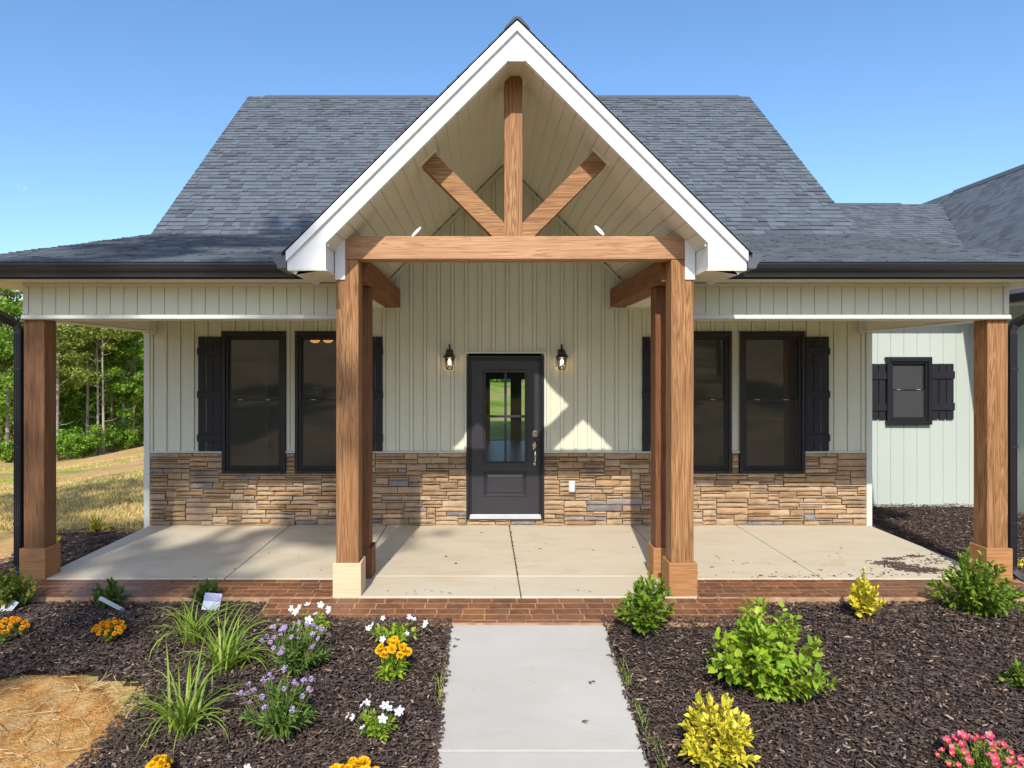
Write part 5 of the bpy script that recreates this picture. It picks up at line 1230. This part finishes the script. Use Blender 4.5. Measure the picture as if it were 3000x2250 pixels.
spec = [(167,52,'pine',15,3.0,.36,.19,'bark_pale','thick pale-trunked pine just right of the left corner post'),
        (255,57,'pine',15,2.6,.5,.13,'bark_pale','slender pine between the thick pine and two thin pale trunks'),
        (286,55,'pine',15.5,2.4,.55,.11,'bark_pale','left one of a close pair of thin pale trunks'),
        (303,54,'pine',15,2.3,.58,.11,'bark_pale','right one of a close pair of thin pale trunks'),
        (328,58,'pine',15,2.4,.5,.10,'bark','thin dark-trunked tree right of the close pair'),
        (362,60,'pine',17,2.8,.62,.17,'bark_pale','tall tree with a bare whitish upper trunk near the house corner'),
        (392,57,'leaf',10,2.4,.2,.10,'bark','bright green leafy tree closest to the house corner'),
        (22,52,'pine',14.5,2.8,.45,.17,'bark_pale','pale-trunked pine left of the left downspout'),
        (-25,50,'leaf',13,3.6,.2,.15,'bark','leafy tree at the left picture edge'),
        (60,60,'leaf',13.0,3.2,.2,.14,'bark','bright leafy tree hidden partly by the left corner post'),
        (215,60,'leaf',8.5,2.6,.1,.11,'bark','low leafy tree behind the thick pine'),
        (345,62,'leaf',9.0,2.8,.12,.12,'bark','low leafy tree at the right of the wood edge'),
        (120,58,'leaf',12,3.0,.15,.14,'bark','leafy tree behind the left corner post')]
for k, (u, D, kd, H, R, h0, tk, bk, lab) in enumerate(spec):
    tree('pine_tree' if kd == 'pine' else 'leafy_tree', tp(u, D), kd, H, R, 5200 if kd == 'pine' else 6500, .22 if kd == 'pine' else .24, 'tr_pine' if kd == 'pine' else 'tr_leaf', bk, 200+k, lab, 'trees at the wood edge', h0, tk)
# undergrowth at the wood edge
for k, (u, D, H, R, lab) in enumerate(((205,51,2.3,1.5,'low green bush at the foot of the thick pine'),(245,53,2.6,1.6,'low green bush left of the close pair of trunks'),(335,56,2.2,1.7,'low green bush right of the close pair of trunks'),(375,58,2.4,1.6,'low green bush where the track meets the wood'),(30,50,1.8,1.5,'low green bush at the field edge by the left downspout'),(410,60,2.6,1.6,'low green bush beside the house corner'))):
    root = empty('wild_bush', tp(u, D)); tag(root, lab, 'bush', 'bushes at the wood edge')
    C, w = crown_pts('leaf', H, R, 2600, 300+k, .05); V, Fq = cards(C, np.full(len(C), .17), 300+k); obj('crown', npmesh('crown', V, [Fq]), M['tr_leaf'], root)
    tb = MB(); [tb.tube([(0,0,-.1),(q[0]*.5,q[1]*.5,q[2]*.6),(q[0],q[1],q[2])], [.03,.02,.006], 4) for q in w[::5]]; tb.build('trunk', M['bark'], root)
# the wood behind reads as one mass
r = np.random.RandomState(77); n = 60000; X = r.uniform(-95, -16, n); Y = 66 + r.uniform(0, 22, n)
top = 12.5 + 3.5*vnoise(X, Y, 4.5, 3)*2 + 2*vnoise(X,Y,1.6,4)
Zg = base_z(X, Y); Z = Zg + top*r.rand(n)**.85*(.55+.9*np.abs(vnoise(X,Y,3.0,8))+.2); 
V, Fq = cards(np.stack([X,Y,np.minimum(Z, Zg+top)],1), np.full(n,.55), 78)
tag(obj('far_woods', npmesh('far_woods', V, [Fq]), M['tr_far']), 'dense green wood filling the view behind the nearest trees', 'woods', kind='stuff')
# trees on the sunny side of the drive that shade the left of the porch
tree('shade_tree', Vector((-5.9,-14.5,float(base_z(-5.9,-14.5)))), 'leaf', 27, 2.6, 900, .40, 'tr_leaf', 'bark', 401, 'tall tree across the yard, shading the left end of the porch', 'trees across the yard', .66, .16)
tree('shade_tree', Vector((-10.6,-9,float(base_z(-10.6,-9)))), 'leaf', 24, 2.6, 700, .42, 'tr_leaf', 'bark', 402, 'tall tree across the yard, shading the left lawn', 'trees across the yard', .6, .16)
for k, (x_, y_, h_, wh) in enumerate(((9,-34,9,'right of the walkway line'),(1,-38,8,'straight out from the front door'),(-5,-36,10,'left of the walkway line'),(-14,-33,13,'farther left'),(-22,-30,14,'farthest left'),(18,-35,11,'farther right'),(26,-30,12,'farthest right'))):
    tree('leafy_tree', Vector((x_, y_, float(base_z(x_, y_)))), 'leaf', h_, 3.8, 2600, .5, 'tr_leaf', 'bark', 420+k, 'leafy tree on the slope facing the porch, ' + wh, 'trees on the facing slope', .12, .2)
# bushes on the slope behind the house, seen through the door glass
for k, (x_, y_) in enumerate(((.8,38),(-.6,44),(2.0,52))):
    root = empty('hillside_bush', (x_, y_, float(base_z(x_,y_))-.1)); tag(root, ('leafy bush on the rear slope seen through the door glass','bushy growth on the rear slope left of the first','farther bush on the rear slope')[k], 'bush')
    C, w = crown_pts('leaf', 2.4, 1.5, 2200, 330+k, .05); V, Fq = cards(C, np.full(len(C), .2), 330+k); obj('crown', npmesh('crown', V, [Fq]), M['tr_leaf'], root)
# grass over the side lawn
r = np.random.RandomState(91); n = 26000; Yg = 9.7 + 34*r.rand(n)**2.0; ug = -60 + 500*r.rand(n); Xg = (ug-CU)*Yg/F
den = vnoise(Xg,Yg,1.6,2)+.5; ok = (r.rand(n) < np.clip(den*1.6-.3,.08,1)) & (Xg < -4.75); Xg, Yg = Xg[ok], Yg[ok]; n = len(Xg)
Zg = base_z(Xg,Yg)-.075; L = (.03+.06*r.rand(n)); a = r.rand(n)*6.28; ln = .9*r.rand(n)
b = np.stack([Xg,Yg,Zg],1); d = np.stack([np.cos(a)*ln, np.sin(a)*ln, np.ones(n)],1)*L[:,None]; s = np.stack([.003+.0004*Yg, 0*Xg, 0*Xg],1)
V5 = np.stack([b-s, b+s, b+d*.6+s*.6, b+d*np.array([1.3,1.3,.9]), b+d*.6-s*.6],1)
gp_ = vnoise(Xg,Yg,2.2,12) + .25*vnoise(Xg,Yg,.5,13) > .10
for sel, mm_, lb in ((~gp_,'grass','thin pale straw and new grass over the side lawn'), (gp_,'lf_lime','green patches of new grass in the side lawn')):
    V = V5[sel].reshape(-1,3); k_ = int(sel.sum())
    tag(obj('lawn_grass', npmesh('lawn_grass', V, [(np.arange(k_)*5)[:,None]+np.arange(5)]), M[mm_]), lb, 'grass', kind='stuff')
# the day moon
mm = bpy.data.materials.new('pale_moon'); mm.use_nodes = True; nt = mm.node_tree; nt.nodes.remove(nt.nodes['Principled BSDF'])
ad = nt.nodes.new('ShaderNodeAddShader'); tr_ = nt.nodes.new('ShaderNodeBsdfTransparent'); em = nt.nodes.new('ShaderNodeEmission'); em.inputs[0].default_value = (1,.95,.88,1)
tcn = nt.nodes.new('ShaderNodeTexCoord'); nn = noise(nt, tcn.outputs['Object'], .08, 3, .6); dt = nt.nodes.new('ShaderNodeVectorMath'); dt.operation = 'DOT_PRODUCT'
dt.inputs[1].default_value = (-.75,-.6,.25); nt.links.new(nt.nodes.new('ShaderNodeNewGeometry').outputs['Normal'], dt.inputs[0])
nt.links.new(mth(nt,'MULTIPLY', mth(nt,'MULTIPLY', mth(nt,'MAXIMUM', dt.outputs['Value'], 0.0), nn), .10), em.inputs[1])
nt.links.new(tr_.outputs[0], ad.inputs[0]); nt.links.new(em.outputs[0], ad.inputs[1]); nt.links.new(ad.outputs[0], nt.nodes['Material Output'].inputs[0])
pm_ = P(63, 549, 4000.0); R = 12.5*4000/F
mo = MB().lathe([(R*math.sin(t), R*math.cos(t)) for t in np.linspace(.02,math.pi-.02,17)], 0,0,0, 32).build('moon', mm, None, True); mo.location = pm_; tag(mo, 'faint pale daytime moon in the blue sky at left', 'moon')
